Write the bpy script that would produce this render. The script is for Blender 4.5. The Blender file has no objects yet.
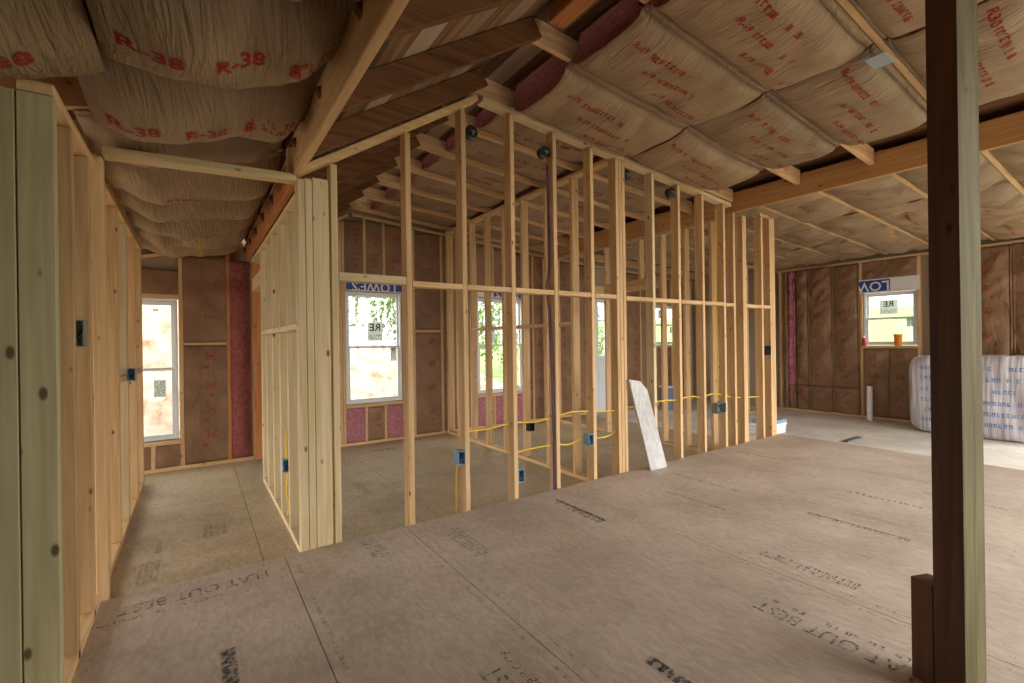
import bpy, bmesh, math, random
from mathutils import Vector, Matrix, noise
R = math.radians
random.seed(7)
SC = bpy.context.scene
COL = SC.collection
V = Vector

# ------------------------------------------------------------------ materials
def mat(name):
    m = bpy.data.materials.new(name); m.use_nodes = True
    nt = m.node_tree; nt.nodes.clear()
    out = nt.nodes.new('ShaderNodeOutputMaterial'); b = nt.nodes.new('ShaderNodeBsdfPrincipled')
    nt.links.new(b.outputs[0], out.inputs[0])
    return m, nt, b
def N(nt, typ, **kw):
    n = nt.nodes.new(typ)
    for k, v in kw.items():
        if k.startswith('i_'):
            key = k[2:]; key = int(key) if key.isdigit() else key
            n.inputs[key].default_value = v
        else: setattr(n, k, v)
    return n
def L(nt, a, b): nt.links.new(a, b)
def ramp(nt, fac, stops):
    r = nt.nodes.new('ShaderNodeValToRGB'); e = r.color_ramp.elements
    while len(e) < len(stops): e.new(0.5)
    for el, (p, c) in zip(e, stops):
        el.position = p; el.color = (*c, 1) if len(c) == 3 else c
    if fac is not None: L(nt, fac, r.inputs[0])
    return r
def mixc(nt, fac, a, b, mode='MIX'):
    n = nt.nodes.new('ShaderNodeMix'); n.data_type = 'RGBA'; n.blend_type = mode
    if isinstance(fac, float): n.inputs[0].default_value = fac
    else: L(nt, fac, n.inputs[0])
    for s, i in ((a, 6), (b, 7)):
        if isinstance(s, tuple): n.inputs[i].default_value = (*s, 1)
        else: L(nt, s, n.inputs[i])
    return n.outputs[2]
def flat(name, c, rough=.6, metal=0, spec=.3):
    m, nt, b = mat(name)
    b.inputs['Base Color'].default_value = (*c, 1); b.inputs['Roughness'].default_value = rough
    b.inputs['Metallic'].default_value = metal; b.inputs['Specular IOR Level'].default_value = spec
    return m
def wood(name, axis, light, dark, knot=(.16, .075, .03), kthr=.045, var=.25, rough=.68, bump=.15):
    m, nt, b = mat(name)
    tc = N(nt, 'ShaderNodeTexCoord'); oi = N(nt, 'ShaderNodeObjectInfo')
    off = N(nt, 'ShaderNodeVectorMath', operation='SCALE'); off.inputs[0].default_value = (3.1, 7.7, 5.3)
    sc = N(nt, 'ShaderNodeMath', operation='MULTIPLY', i_1=9.0); L(nt, oi.outputs['Random'], sc.inputs[0]); L(nt, sc.outputs[0], off.inputs['Scale'])
    add = N(nt, 'ShaderNodeVectorMath', operation='ADD'); L(nt, tc.outputs['Object'], add.inputs[0]); L(nt, off.outputs[0], add.inputs[1])
    mp = N(nt, 'ShaderNodeMapping'); L(nt, add.outputs[0], mp.inputs[0])
    s = [34, 34, 34]; s['XYZ'.index(axis)] = 1.6; mp.inputs['Scale'].default_value = s
    n1 = N(nt, 'ShaderNodeTexNoise', i_Scale=1.0, i_Detail=4.0, i_Distortion=.6); L(nt, mp.outputs[0], n1.inputs['Vector'])
    c1 = ramp(nt, n1.outputs[0], [(.3, dark), (.68, light)])
    mp2 = N(nt, 'ShaderNodeMapping'); L(nt, add.outputs[0], mp2.inputs[0])
    s2 = [11, 11, 11]; s2['XYZ'.index(axis)] = 5.5; mp2.inputs['Scale'].default_value = s2
    vo = N(nt, 'ShaderNodeTexVoronoi', i_Scale=1.0); L(nt, mp2.outputs[0], vo.inputs['Vector'])
    kr = ramp(nt, vo.outputs['Distance'], [(kthr, (1, 1, 1)), (kthr + .07, (0, 0, 0))])
    col = mixc(nt, kr.outputs[0], c1.outputs[0], knot)
    n3 = N(nt, 'ShaderNodeTexNoise', i_Scale=2.2, i_Detail=2.0); L(nt, add.outputs[0], n3.inputs['Vector'])
    hv = N(nt, 'ShaderNodeHueSaturation'); L(nt, col, hv.inputs['Color'])
    mr = N(nt, 'ShaderNodeMapRange'); mr.inputs[3].default_value = 1 - var; mr.inputs[4].default_value = 1 + var * .6
    av = N(nt, 'ShaderNodeMath', operation='ADD'); hf = N(nt, 'ShaderNodeMath', operation='MULTIPLY', i_1=.5)
    L(nt, oi.outputs['Random'], av.inputs[0]); L(nt, n3.outputs[0], av.inputs[1]); L(nt, av.outputs[0], hf.inputs[0])
    L(nt, hf.outputs[0], mr.inputs[0]); L(nt, mr.outputs[0], hv.inputs['Value'])
    L(nt, hv.outputs[0], b.inputs['Base Color'])
    b.inputs['Roughness'].default_value = rough; b.inputs['Specular IOR Level'].default_value = .25
    bp = N(nt, 'ShaderNodeBump', i_Strength=bump, i_Distance=.004); L(nt, n1.outputs[0], bp.inputs['Height']); L(nt, bp.outputs[0], b.inputs['Normal'])
    return m
PINE = {a: wood('pine_' + a, a, (.71, .495, .27), (.55, .335, .15)) for a in 'XYZ'}
PALE = {a: wood('pale_pine_' + a, a, (.69, .56, .35), (.55, .42, .22), kthr=.065) for a in 'XYZ'}
FIR = {a: wood('red_fir_' + a, a, (.52, .22, .08), (.38, .14, .045), var=.2) for a in 'XYZ'}
OLD = {a: wood('old_timber_' + a, a, (.22, .095, .035), (.10, .04, .014), var=.35, bump=.4) for a in 'XYZ'}
OLIVE_SHADED = {'Z': wood('olive_treated_pine_shaded', 'Z', (.46, .40, .23), (.35, .295, .15), knot=(.10, .07, .03), kthr=.085, var=.2)}  # greenish lumber tone, darkened to paint in the dimness of the near left
PINE_SHADED = {'Z': wood('pine_shaded', 'Z', (.52, .345, .175), (.38, .225, .10), kthr=.05)}  # darker copy of the pine, shade of the near left wall in its colour
BEAMW = wood('orange_pine_beam', 'Y', (.64, .37, .155), (.50, .25, .085))
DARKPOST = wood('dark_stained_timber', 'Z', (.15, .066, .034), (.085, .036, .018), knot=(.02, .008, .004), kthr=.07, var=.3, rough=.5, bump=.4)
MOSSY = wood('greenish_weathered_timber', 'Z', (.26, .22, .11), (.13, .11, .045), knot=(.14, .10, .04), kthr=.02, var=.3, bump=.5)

def make_boards():
    m, nt, b = mat('weathered_roof_boards')
    tc = N(nt, 'ShaderNodeTexCoord'); mp = N(nt, 'ShaderNodeMapping'); mp.inputs['Scale'].default_value = (22, 1.3, 22); L(nt, tc.outputs['Object'], mp.inputs[0])
    n1 = N(nt, 'ShaderNodeTexNoise', i_Scale=1.0, i_Detail=5.0, i_Distortion=.5); L(nt, mp.outputs[0], n1.inputs['Vector'])
    c = ramp(nt, n1.outputs[0], [(.25, (.07, .032, .014)), (.5, (.22, .105, .042)), (.75, (.38, .20, .085))])
    sx = N(nt, 'ShaderNodeSeparateXYZ'); L(nt, tc.outputs['Object'], sx.inputs[0])
    dv = N(nt, 'ShaderNodeMath', operation='DIVIDE', i_1=.14); L(nt, sx.outputs[0], dv.inputs[0])
    fl = N(nt, 'ShaderNodeMath', operation='FLOOR'); L(nt, dv.outputs[0], fl.inputs[0])
    wn = N(nt, 'ShaderNodeTexWhiteNoise', noise_dimensions='1D'); L(nt, fl.outputs[0], wn.inputs['W'])
    g = ramp(nt, wn.outputs[0], [(.6, (0, 0, 0)), (.72, (.55, .55, .55))])
    col = mixc(nt, g.outputs[0], c.outputs[0], (.42, .35, .27))
    fr = N(nt, 'ShaderNodeMath', operation='FRACT'); L(nt, dv.outputs[0], fr.inputs[0])
    bv = ramp(nt, wn.outputs[0], [(.0, (.35, .35, .35)), (1., (1.25, 1.25, 1.25))]); col = mixc(nt, 1.0, col, bv.outputs[0], 'MULTIPLY')
    gp = ramp(nt, fr.outputs[0], [(.0, (1, 1, 1)), (.07, (0, 0, 0))])
    col = mixc(nt, gp.outputs[0], col, (.01, .006, .004))
    L(nt, col, b.inputs['Base Color']); b.inputs['Roughness'].default_value = .85
    bp = N(nt, 'ShaderNodeBump', i_Strength=.4, i_Distance=.01); L(nt, n1.outputs[0], bp.inputs['Height']); L(nt, bp.outputs[0], b.inputs['Normal'])
    return m
BOARDS = make_boards()

def make_osb(name, base, dark, light):
    m, nt, b = mat(name)
    tc = N(nt, 'ShaderNodeTexCoord')
    mp = N(nt, 'ShaderNodeMapping'); mp.inputs['Scale'].default_value = (70, 26, 20); L(nt, tc.outputs['Object'], mp.inputs[0])
    vo = N(nt, 'ShaderNodeTexVoronoi', i_Scale=1.0, i_Randomness=1.0); L(nt, mp.outputs[0], vo.inputs['Vector'])
    sp = N(nt, 'ShaderNodeSeparateColor'); L(nt, vo.outputs['Color'], sp.inputs[0])
    c = ramp(nt, sp.outputs[0], [(.1, dark), (.5, base), (.95, light)])
    n1 = N(nt, 'ShaderNodeTexNoise', i_Scale=1.3, i_Detail=5.0, i_Roughness=.65); L(nt, tc.outputs['Object'], n1.inputs['Vector'])
    st = ramp(nt, n1.outputs[0], [(.35, (.74, .72, .70)), (.6, (1, 1, 1))])
    col = mixc(nt, 1.0, c.outputs[0], st.outputs[0], 'MULTIPLY')
    n2 = N(nt, 'ShaderNodeTexNoise', i_Scale=26.0, i_Detail=3.0); L(nt, tc.outputs['Object'], n2.inputs['Vector'])
    sk = ramp(nt, n2.outputs[0], [(.72, (0, 0, 0)), (.80, (.45, .45, .45))])
    col = mixc(nt, sk.outputs[0], col, tuple(x * .35 for x in base))
    L(nt, col, b.inputs['Base Color']); b.inputs['Roughness'].default_value = .55; b.inputs['Specular IOR Level'].default_value = .3
    bp = N(nt, 'ShaderNodeBump', i_Strength=.12, i_Distance=.002); L(nt, sp.outputs[0], bp.inputs['Height']); L(nt, bp.outputs[0], b.inputs['Normal'])
    return m
OSB = make_osb('subfloor_panel', (.585, .49, .395), (.535, .44, .35), (.625, .535, .44))
OSB2 = make_osb('subfloor_panel_pale', (.52, .42, .27), (.47, .375, .235), (.56, .46, .31))
GREYPLY = make_osb('pale_plywood', (.78, .73, .65), (.73, .68, .60), (.83, .78, .70))

def make_kraft(name, base, dark, streak=(3, 26, 3), bump=.85):
    m, nt, b = mat(name)
    tc = N(nt, 'ShaderNodeTexCoord'); oi = N(nt, 'ShaderNodeObjectInfo')
    n0 = N(nt, 'ShaderNodeTexNoise', i_Scale=3.5, i_Detail=4.0); L(nt, tc.outputs['UV'], n0.inputs['Vector'])
    c = ramp(nt, n0.outputs[0], [(.3, dark), (.65, base)])
    hv = N(nt, 'ShaderNodeHueSaturation'); mr = N(nt, 'ShaderNodeMapRange'); mr.inputs[3].default_value = .86; mr.inputs[4].default_value = 1.1
    L(nt, oi.outputs['Random'], mr.inputs[0]); L(nt, mr.outputs[0], hv.inputs['Value']); L(nt, c.outputs[0], hv.inputs['Color'])
    L(nt, hv.outputs[0], b.inputs['Base Color'])
    mp = N(nt, 'ShaderNodeMapping'); mp.inputs['Scale'].default_value = streak; L(nt, tc.outputs['UV'], mp.inputs[0])
    ns = N(nt, 'ShaderNodeTexNoise', i_Scale=1.6, i_Detail=3.0, i_Distortion=1.2); L(nt, mp.outputs[0], ns.inputs['Vector'])
    n2 = N(nt, 'ShaderNodeTexNoise', i_Scale=14.0, i_Detail=4.0, i_Distortion=.8); L(nt, tc.outputs['UV'], n2.inputs['Vector'])
    ad = N(nt, 'ShaderNodeMath', operation='MULTIPLY_ADD', i_1=.45); L(nt, n2.outputs[0], ad.inputs[0]); L(nt, ns.outputs[0], ad.inputs[2])
    bp = N(nt, 'ShaderNodeBump', i_Strength=bump, i_Distance=.02); L(nt, ad.outputs[0], bp.inputs['Height']); L(nt, bp.outputs[0], b.inputs['Normal'])
    b.inputs['Roughness'].default_value = .5; b.inputs['Specular IOR Level'].default_value = .35
    return m
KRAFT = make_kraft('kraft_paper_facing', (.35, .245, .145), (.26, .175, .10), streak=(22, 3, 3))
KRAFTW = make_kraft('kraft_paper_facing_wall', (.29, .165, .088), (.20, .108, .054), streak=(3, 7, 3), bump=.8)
def make_pink(name, a, c):
    m, nt, b = mat(name)
    tc = N(nt, 'ShaderNodeTexCoord')
    n1 = N(nt, 'ShaderNodeTexNoise', i_Scale=30.0, i_Detail=6.0, i_Roughness=.75); L(nt, tc.outputs['Object'], n1.inputs['Vector'])
    r = ramp(nt, n1.outputs[0], [(.3, a), (.7, c)]); L(nt, r.outputs[0], b.inputs['Base Color'])
    b.inputs['Roughness'].default_value = 1; b.inputs['Specular IOR Level'].default_value = 0
    bp = N(nt, 'ShaderNodeBump', i_Strength=1.0, i_Distance=.03); L(nt, n1.outputs[0], bp.inputs['Height']); L(nt, bp.outputs[0], b.inputs['Normal'])
    return m
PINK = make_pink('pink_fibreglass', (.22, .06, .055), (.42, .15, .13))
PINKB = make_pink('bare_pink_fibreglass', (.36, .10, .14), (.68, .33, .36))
def ink(name, c, wear=.45):
    m, nt, b = mat(name)
    b.inputs['Base Color'].default_value = (*c, 1); b.inputs['Roughness'].default_value = .7; b.inputs['Specular IOR Level'].default_value = .1
    tc = N(nt, 'ShaderNodeTexCoord'); n1 = N(nt, 'ShaderNodeTexNoise', i_Scale=45.0, i_Detail=4.0); L(nt, tc.outputs['Object'], n1.inputs['Vector'])
    r = ramp(nt, n1.outputs[0], [(wear - .08, (.12, .12, .12)), (wear + .12, (1, 1, 1))]); L(nt, r.outputs[0], b.inputs['Alpha'])
    return m
REDINK = ink('red_print', (.33, .030, .022), .36)
GREYINK = ink('blue_grey_print', (.155, .165, .16), .53)
FAINTINK = ink('faint_grey_print', (.14, .12, .105), .60)
BLUEINK = flat('blue_print', (.10, .25, .55), .5)
SKYINK = ink('pale_blue_print', (.13, .27, .58), .42)
NAVY = flat('navy_wrap_print', (.02, .07, .33), .5)
WRAP = flat('white_house_wrap', (.72, .72, .70), .45)
LETTERW = flat('white_letters', (.75, .76, .75), .5)
VINYL = flat('white_vinyl', (.68, .72, .74), .35, spec=.5)
BLUEBOX = flat('blue_plastic', (.20, .36, .50), .45)
GREYBOX = flat('grey_steel_box', (.20, .24, .25), .4, metal=.4)
BLACK = flat('black_plastic', (.012, .012, .014), .35, spec=.5)
YELLOW = flat('yellow_cable_sheath', (.72, .48, .04), .45)
PURPLE = flat('purple_cable_sheath', (.10, .05, .14), .5)
BRASS = flat('brass_wire', (.55, .40, .05), .4)
STEEL = flat('galvanised_plate', (.45, .50, .55), .35, metal=.7)
PVC = flat('white_pvc', (.80, .80, .78), .35, spec=.5)
ORANGE = flat('orange_plastic', (.75, .24, .02), .45)
REDP = flat('red_plastic', (.5, .03, .03), .4)
BAGW = flat('white_bag', (.75, .78, .82), .4)
STICK = flat('grey_sticker', (.50, .53, .50), .6)
def make_sticker():
    m = bpy.data.materials.new('grey_sticker'); m.use_nodes = True; nt = m.node_tree; nt.nodes.clear()
    o = N(nt, 'ShaderNodeOutputMaterial'); t = N(nt, 'ShaderNodeBsdfTranslucent'); g = N(nt, 'ShaderNodeBsdfDiffuse'); t.inputs[0].default_value = (.62, .64, .60, 1); g.inputs[0].default_value = (.4, .42, .40, 1)
    x = N(nt, 'ShaderNodeMixShader', i_0=.25); L(nt, t.outputs[0], x.inputs[1]); L(nt, g.outputs[0], x.inputs[2]); L(nt, x.outputs[0], o.inputs[0]); return m
STICK = make_sticker()
STICKD = flat('dark_sticker_print', (.03, .035, .035), .6)
PAILB = flat('slate_pail', (.12, .17, .24), .4)
DOORW = flat('white_door_paint', (.72, .76, .80), .4)
BOARDW = make_osb('whitewashed_board', (.56, .55, .545), (.49, .48, .48), (.63, .62, .61))
OUTW = flat('outer_sheathing', (.35, .28, .2), .8)
BLACKGAP = flat('dark_underlay', (.03, .02, .015), .9)

def make_glass():
    m = bpy.data.materials.new('window_glass'); m.use_nodes = True; nt = m.node_tree; nt.nodes.clear()
    o = N(nt, 'ShaderNodeOutputMaterial'); t = N(nt, 'ShaderNodeBsdfTransparent'); g = N(nt, 'ShaderNodeBsdfGlossy', i_Roughness=.02)
    t.inputs[0].default_value = (.96, .98, .97, 1)
    x = N(nt, 'ShaderNodeMixShader', i_0=.06); L(nt, t.outputs[0], x.inputs[1]); L(nt, g.outputs[0], x.inputs[2]); L(nt, x.outputs[0], o.inputs[0])
    return m
GLASS = make_glass()
def make_plastic():
    m, nt, b = mat('clear_bale_wrap')
    tc = N(nt, 'ShaderNodeTexCoord'); mp = N(nt, 'ShaderNodeMapping'); mp.inputs['Scale'].default_value = (3, 26, 1.5); L(nt, tc.outputs['Object'], mp.inputs[0])
    n1 = N(nt, 'ShaderNodeTexNoise', i_Scale=1.0, i_Detail=3.0); L(nt, mp.outputs[0], n1.inputs['Vector'])
    r = ramp(nt, n1.outputs[0], [(.35, (.40, .34, .37)), (.55, (.58, .58, .63)), (.72, (.80, .82, .86))]); L(nt, r.outputs[0], b.inputs['Base Color'])
    b.inputs['Roughness'].default_value = .22; b.inputs['Specular IOR Level'].default_value = .6
    bp = N(nt, 'ShaderNodeBump', i_Strength=.6, i_Distance=.02); L(nt, n1.outputs[0], bp.inputs['Height']); L(nt, bp.outputs[0], b.inputs['Normal'])
    return m
BALE = make_plastic()
def make_ground(name, stops, scale):
    m, nt, b = mat(name); tc = N(nt, 'ShaderNodeTexCoord')
    n1 = N(nt, 'ShaderNodeTexNoise', i_Scale=scale, i_Detail=7.0, i_Roughness=.7); L(nt, tc.outputs['Object'], n1.inputs['Vector'])
    r = ramp(nt, n1.outputs[0], stops); L(nt, r.outputs[0], b.inputs['Base Color']); b.inputs['Roughness'].default_value = .95
    bp = N(nt, 'ShaderNodeBump', i_Strength=.7, i_Distance=.1); L(nt, n1.outputs[0], bp.inputs['Height']); L(nt, bp.outputs[0], b.inputs['Normal'])
    return m
CLAY = make_ground('orange_clay', [(.34, (.22, .10, .055)), (.43, (.37, .25, .175)), (.55, (.43, .33, .27)), (.7, (.46, .41, .37))], 2.6)
LAWN = make_ground('pale_lawn', [(.3, (.15, .25, .07)), (.55, (.22, .33, .11)), (.75, (.30, .36, .18))], 2.0)
LEAF = make_ground('leaf_green', [(.3, (.07, .12, .035)), (.5, (.17, .26, .09)), (.7, (.30, .37, .18))], 9.0)
BARK = flat('bark', (.20, .15, .11), .9)

# ------------------------------------------------------------------ mesh helpers
class MB:
    def __init__(s): s.v = []; s.f = []; s.m = []; s.uv = {}
    def box(s, x0, x1, y0, y1, z0, z1, mi=0):
        b = len(s.v)
        s.v += [V(p) for p in ((x0,y0,z0),(x1,y0,z0),(x1,y1,z0),(x0,y1,z0),(x0,y0,z1),(x1,y0,z1),(x1,y1,z1),(x0,y1,z1))]
        for q in ((0,3,2,1),(4,5,6,7),(0,1,5,4),(1,2,6,5),(2,3,7,6),(3,0,4,7)): s.f.append([b+i for i in q]); s.m.append(mi)
    def hexa(s, pts, mi=0):
        b = len(s.v); s.v += [V(p) for p in pts]
        for q in ((0,3,2,1),(4,5,6,7),(0,1,5,4),(1,2,6,5),(2,3,7,6),(3,0,4,7)): s.f.append([b+i for i in q]); s.m.append(mi)
    def quad(s, pts, mi=0):
        b = len(s.v); s.v += [V(p) for p in pts]; s.f.append(list(range(b, b + len(pts)))); s.m.append(mi)
    def tube(s, pts, r, n=8, mi=0, caps=True):
        pts = [V(p) for p in pts]; rings = []; up0 = None
        for i, p in enumerate(pts):
            d = (pts[min(i+1, len(pts)-1)] - pts[max(i-1, 0)]).normalized()
            if up0 is None: up0 = d.orthogonal().normalized()
            a = (up0 - d * up0.dot(d)).normalized(); up0 = a; c = d.cross(a)
            rr = r[i] if isinstance(r, (list, tuple)) else r
            b = len(s.v); s.v += [p + (a * math.cos(2*math.pi*k/n) + c * math.sin(2*math.pi*k/n)) * rr for k in range(n)]
            rings.append(b)
        for i in range(len(rings)-1):
            for k in range(n):
                k2 = (k+1) % n; s.f.append([rings[i]+k, rings[i]+k2, rings[i+1]+k2, rings[i+1]+k]); s.m.append(mi)
        if caps:
            s.f.append([rings[0]+k for k in range(n)][::-1]); s.m.append(mi)
            s.f.append([rings[-1]+k for k in range(n)]); s.m.append(mi)
    def build(s, name, mats, parent=None, bevel=0, smooth=False):
        if not isinstance(mats, (list, tuple)): mats = [mats]
        off = V(parent['_base']) if parent is not None and '_base' in parent else V((0, 0, 0))
        me = bpy.data.meshes.new(name); me.from_pydata([p - off for p in s.v], [], s.f); me.update()
        for m in mats: me.materials.append(m)
        me.polygons.foreach_set('material_index', s.m)
        if s.uv:
            ul = me.uv_layers.new(name='UVMap')
            for p in me.polygons:
                for li in p.loop_indices: ul.data[li].uv = s.uv.get(me.loops[li].vertex_index, (0, 0))
        if bevel:
            bm = bmesh.new(); bm.from_mesh(me)
            bmesh.ops.bevel(bm, geom=list(bm.edges), offset=bevel, segments=1, affect='EDGES', clamp_overlap=True)
            bm.to_mesh(me); bm.free()
        if smooth:
            me.polygons.foreach_set('use_smooth', [True] * len(me.polygons)); me.update()
        o = bpy.data.objects.new(name, me); COL.objects.link(o)
        if parent is not None: o.parent = parent
        return o
def box(name, m, x0, x1, y0, y1, z0, z1, parent=None, bevel=.0025):
    b = MB(); b.box(x0, x1, y0, y1, z0, z1); return b.build(name, m, parent, bevel)
def tag(o, label, cat, group=None):
    o['label'] = label; o['category'] = cat; o['kind'] = 'thing'
    if group: o['group'] = group
    return o
def thing(name, base, label, cat, group=None):
    o = bpy.data.objects.new(name, None); COL.objects.link(o); o.location = base; o['_base'] = tuple(base)
    o.empty_display_size = .1
    return tag(o, label, cat, group)
def struct(o): o['kind'] = 'structure'; return o
def obox(name, m, p0, p1, w, h, parent=None, bevel=.0025, side=None):
    """a sawn member whose bottom centre line runs from p0 to p1; w is its horizontal thickness, h its height above that line"""
    p0, p1 = V(p0), V(p1); d = (p1 - p0).normalized()
    s = V((0, 0, 1)).cross(d).normalized() if side is None else V(side); u = d.cross(s).normalized()
    if u.z < 0: u = -u
    a, c = s * (w / 2), u * h
    b = MB(); b.hexa([p0 - a, p1 - a, p1 + a, p0 + a, p0 - a + c, p1 - a + c, p1 + a + c, p0 + a + c])
    o = b.build(name, m, parent)
    bm = bmesh.new(); bm.from_mesh(o.data); bmesh.ops.recalc_face_normals(bm, faces=bm.faces)
    if bevel: bmesh.ops.bevel(bm, geom=list(bm.edges), offset=bevel, segments=1, affect='EDGES', clamp_overlap=True)
    bm.to_mesh(o.data); bm.free(); return o

_txt = {}
def glyphs(s, bold=.0):
    k = (s, bold)
    if k not in _txt:
        cu = bpy.data.curves.new('t', 'FONT'); cu.body = s; cu.size = 1; cu.align_x = 'CENTER'; cu.align_y = 'CENTER'; cu.offset = bold; cu.resolution_u = 2
        o = bpy.data.objects.new('t', cu); COL.objects.link(o)
        me = bpy.data.meshes.new_from_object(o.evaluated_get(bpy.context.evaluated_depsgraph_get()))
        vs = [v.co.copy() for v in me.vertices]; fs = [list(p.vertices) for p in me.polygons]
        bpy.data.objects.remove(o); bpy.data.curves.remove(cu); bpy.data.meshes.remove(me)
        _txt[k] = (vs, fs)
    return _txt[k]
def letters(mb, s, size, fn, cx=0, cy=0, flip=1, rot=0, bold=.0, mi=0):
    """letters of height size mapped on a surface by fn(x, y)"""
    vs, fs = glyphs(s, bold); b = len(mb.v); xs = .74 if s.startswith('FLAT') else 1; c, sn = math.cos(rot), math.sin(rot)
    for p in vs:
        x, y = p.x * size * flip * xs, p.y * size
        mb.v.append(V(fn(cx + x * c - y * sn, cy + x * sn + y * c)))
    for f in fs: mb.f.append([b + i for i in f]); mb.m.append(mi)
def smallprint(mb, w, h, fn, cx=0, cy=0, rot=0, rows=1, seed=0, mi=0, slant=0., fill=.8):
    """a row of print too small to read: short strokes the size of letters"""
    rg = random.Random(seed); rh = h / rows; c, sn = math.cos(rot), math.sin(rot)
    def q(x0, x1, y0, y1):
        b = len(mb.v)
        for x, y in ((x0, y0), (x1, y0), (x1 + slant * (y1 - y0), y1), (x0 + slant * (y1 - y0), y1)):
            mb.v.append(V(fn(cx + x * c - y * sn, cy + x * sn + y * c)))
        mb.f.append([b, b+1, b+2, b+3]); mb.m.append(mi)
    for r in range(rows):
        y0 = -h / 2 + r * rh + rh * .12; y1 = y0 + rh * .72; x = -w / 2
        while x < w / 2 - rh * .3:
            cw = rh * rg.uniform(.4, .62); t = cw * .32
            if rg.random() < fill:
                k = rg.randrange(4)
                q(x, x + t, y0, y1)
                if k in (0, 1): q(x, x + cw * .8, y1 - t, y1)
                if k in (1, 2): q(x, x + cw * .8, y0, y0 + t)
                if k in (0, 3): q(x + cw * .55, x + cw * .55 + t, y0, y1)
            x += cw * 1.25

# ------------------------------------------------------------------ frame of the building
D = -.18           # floor of the back rooms and of the side room, one step down
YA = 2.87          # near face of the long stud partition
YB, XF = 6.30, 9.24
def zr(x):         # underside of the rafters
    if x < .49: return 2.44 + .24 * (x - .49)
    if x < 1.72: return 2.185 + .648 * (x - .49)
    if x < 5.04: return 2.975 - .082 * (x - 1.72)
    return 2.70 - .046 * (x - 5.04)
FT = Vector

ORD = ['first', 'second', 'third', 'fourth', 'fifth', 'sixth', 'seventh', 'eighth', 'ninth', 'tenth', 'eleventh', 'twelfth', 'thirteenth', 'fourteenth', 'fifteenth']
# ---- floors
def floor_panels(name, m, xs, ys, z, th=.03, gap=.004):
    b = MB()
    for i in range(len(xs) - 1):
        for j in range(len(ys) - 1):
            b.box(xs[i] + gap/2, xs[i+1] - gap/2, ys[j] + gap/2, ys[j+1] - gap/2, z - th, z)
    b.box(xs[0], xs[-1], ys[0], ys[-1], z - th - .004, z - th + .002, 1)
    return struct(b.build(name, [m, BLACKGAP]))
fl = floor_panels('floor', OSB, [-2.4, -.82, .395, 1.10, 2.40, 3.62, 4.84, 5.93], [-2.0, -.9, .22, 2.865], 0, th=.04)
box('trim_1', PINE['X'], -.35, 5.93, 2.83, 2.865, D, -.041); struct(bpy.data.objects['trim_1'])
box('trim_2', PINE['Y'], 5.89, 5.928, -1.98, 2.825, D, -.041); struct(bpy.data.objects['trim_2'])
floor_panels('floor_back', OSB2, [-3.3, -2.1, -.88, .34, 1.56, 2.78, 4.0, 5.0, 5.93], [2.87, 3.7, 4.92, 6.14, 6.39], D)
floor_panels('floor_right', GREYPLY, [5.934, 7.16, 8.38, 9.33], [-2.0, -.9, .22, 2.66, 5.1, 6.39], D)

# print on the floors
fp = MB()
def on_floor(z, ox, oy, ang):
    c, s = math.cos(ang), math.sin(ang)
    return lambda x, y: (ox + x * c - y * s, oy + x * s + y * c, z + .0012)
HP = math.pi / 2
letters(fp, 'FLAT OUT BEST', .115, on_floor(0, 2.05, .80, HP), bold=.006)
smallprint(fp, .55, .04, on_floor(0, 2.13, .86, HP), seed=3)
letters(fp, 'FLAT OUT BEST', .115, on_floor(0, .86, 1.14, HP), bold=.006)
letters(fp, 'SUBFLOOR', .055, on_floor(0, .955, 1.36, HP), bold=.004)
letters(fp, 'FLAT OUT BEST', .115, on_floor(0, -.0, 2.70, math.pi), bold=.006)
smallprint(fp, .5, .03, on_floor(0, -.16, 2.60, math.pi), seed=4)
for (ox, oy, w, h, rows, sd) in ((2.17, 2.42, .50, .10, 1, 1), (1.31, 2.44, .42, .12, 4, 2), (.84, 2.66, .27, .10, 3, 3), (3.38, 1.20, .55, .05, 1, 5),
        (2.56, 1.12, .45, .09, 2, 6), (3.45, 2.30, .6, .05, 1, 7), (3.0, 2.05, .5, .04, 1, 8), (4.66, 2.45, .55, .05, 1, 9), (4.1, 1.3, .5, .06, 1, 10), (4.5, .9, .5, .06, 2, 11)):
    smallprint(fp, w, h, on_floor(0, ox, oy, HP), rows=rows, seed=sd, fill=.9)
for (ox, oy, w, h) in ((2.20, 2.42, .50, .035), (1.37, 1.06, .17, .05), (.09, 1.98, .28, .05), (3.40, 1.2, .55, .014)):
    smallprint(fp, w, h, on_floor(0, ox, oy, HP), rows=1, seed=12, fill=1.0); a = w/2; q = h/2
    fn = on_floor(0, ox, oy, HP); fp.quad([fn(-a, -q), fn(a, -q), fn(a, q), fn(-a, q)])
struct(fp.build('floor_printed_lettering', GREYINK, fl))
fq = MB()
for x in (1.06, 1.15, 2.36, 2.45, 3.58, 3.67, 4.8, .44):
    for k in range(7): smallprint(fq, .62, .022, on_floor(0, x, -1.2 + k * .64, HP), rows=1, seed=int(x*100)+k, fill=.7)
struct(fq.build('floor_seam_lettering', FAINTINK, fl))
fb = MB()
for (ox, oy, w, h, r, sd) in ((-.25, 3.55, .34, .11, 4, 21), (.10, 4.08, .26, .15, 4, 22), (-.22, 3.95, .2, .04, 1, 23), (1.27, 4.42, .45, .10, 4, 24), (1.9, 5.85, .1, .5, 3, 25), (3.6, 3.5, .45, .1, 3, 26)):
    smallprint(fb, w, h, on_floor(D, ox, oy, HP), rows=r, seed=sd, fill=.95)
struct(fb.build('floor_back_printed_lettering', GREYINK, bpy.data.objects['floor_back']))

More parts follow.
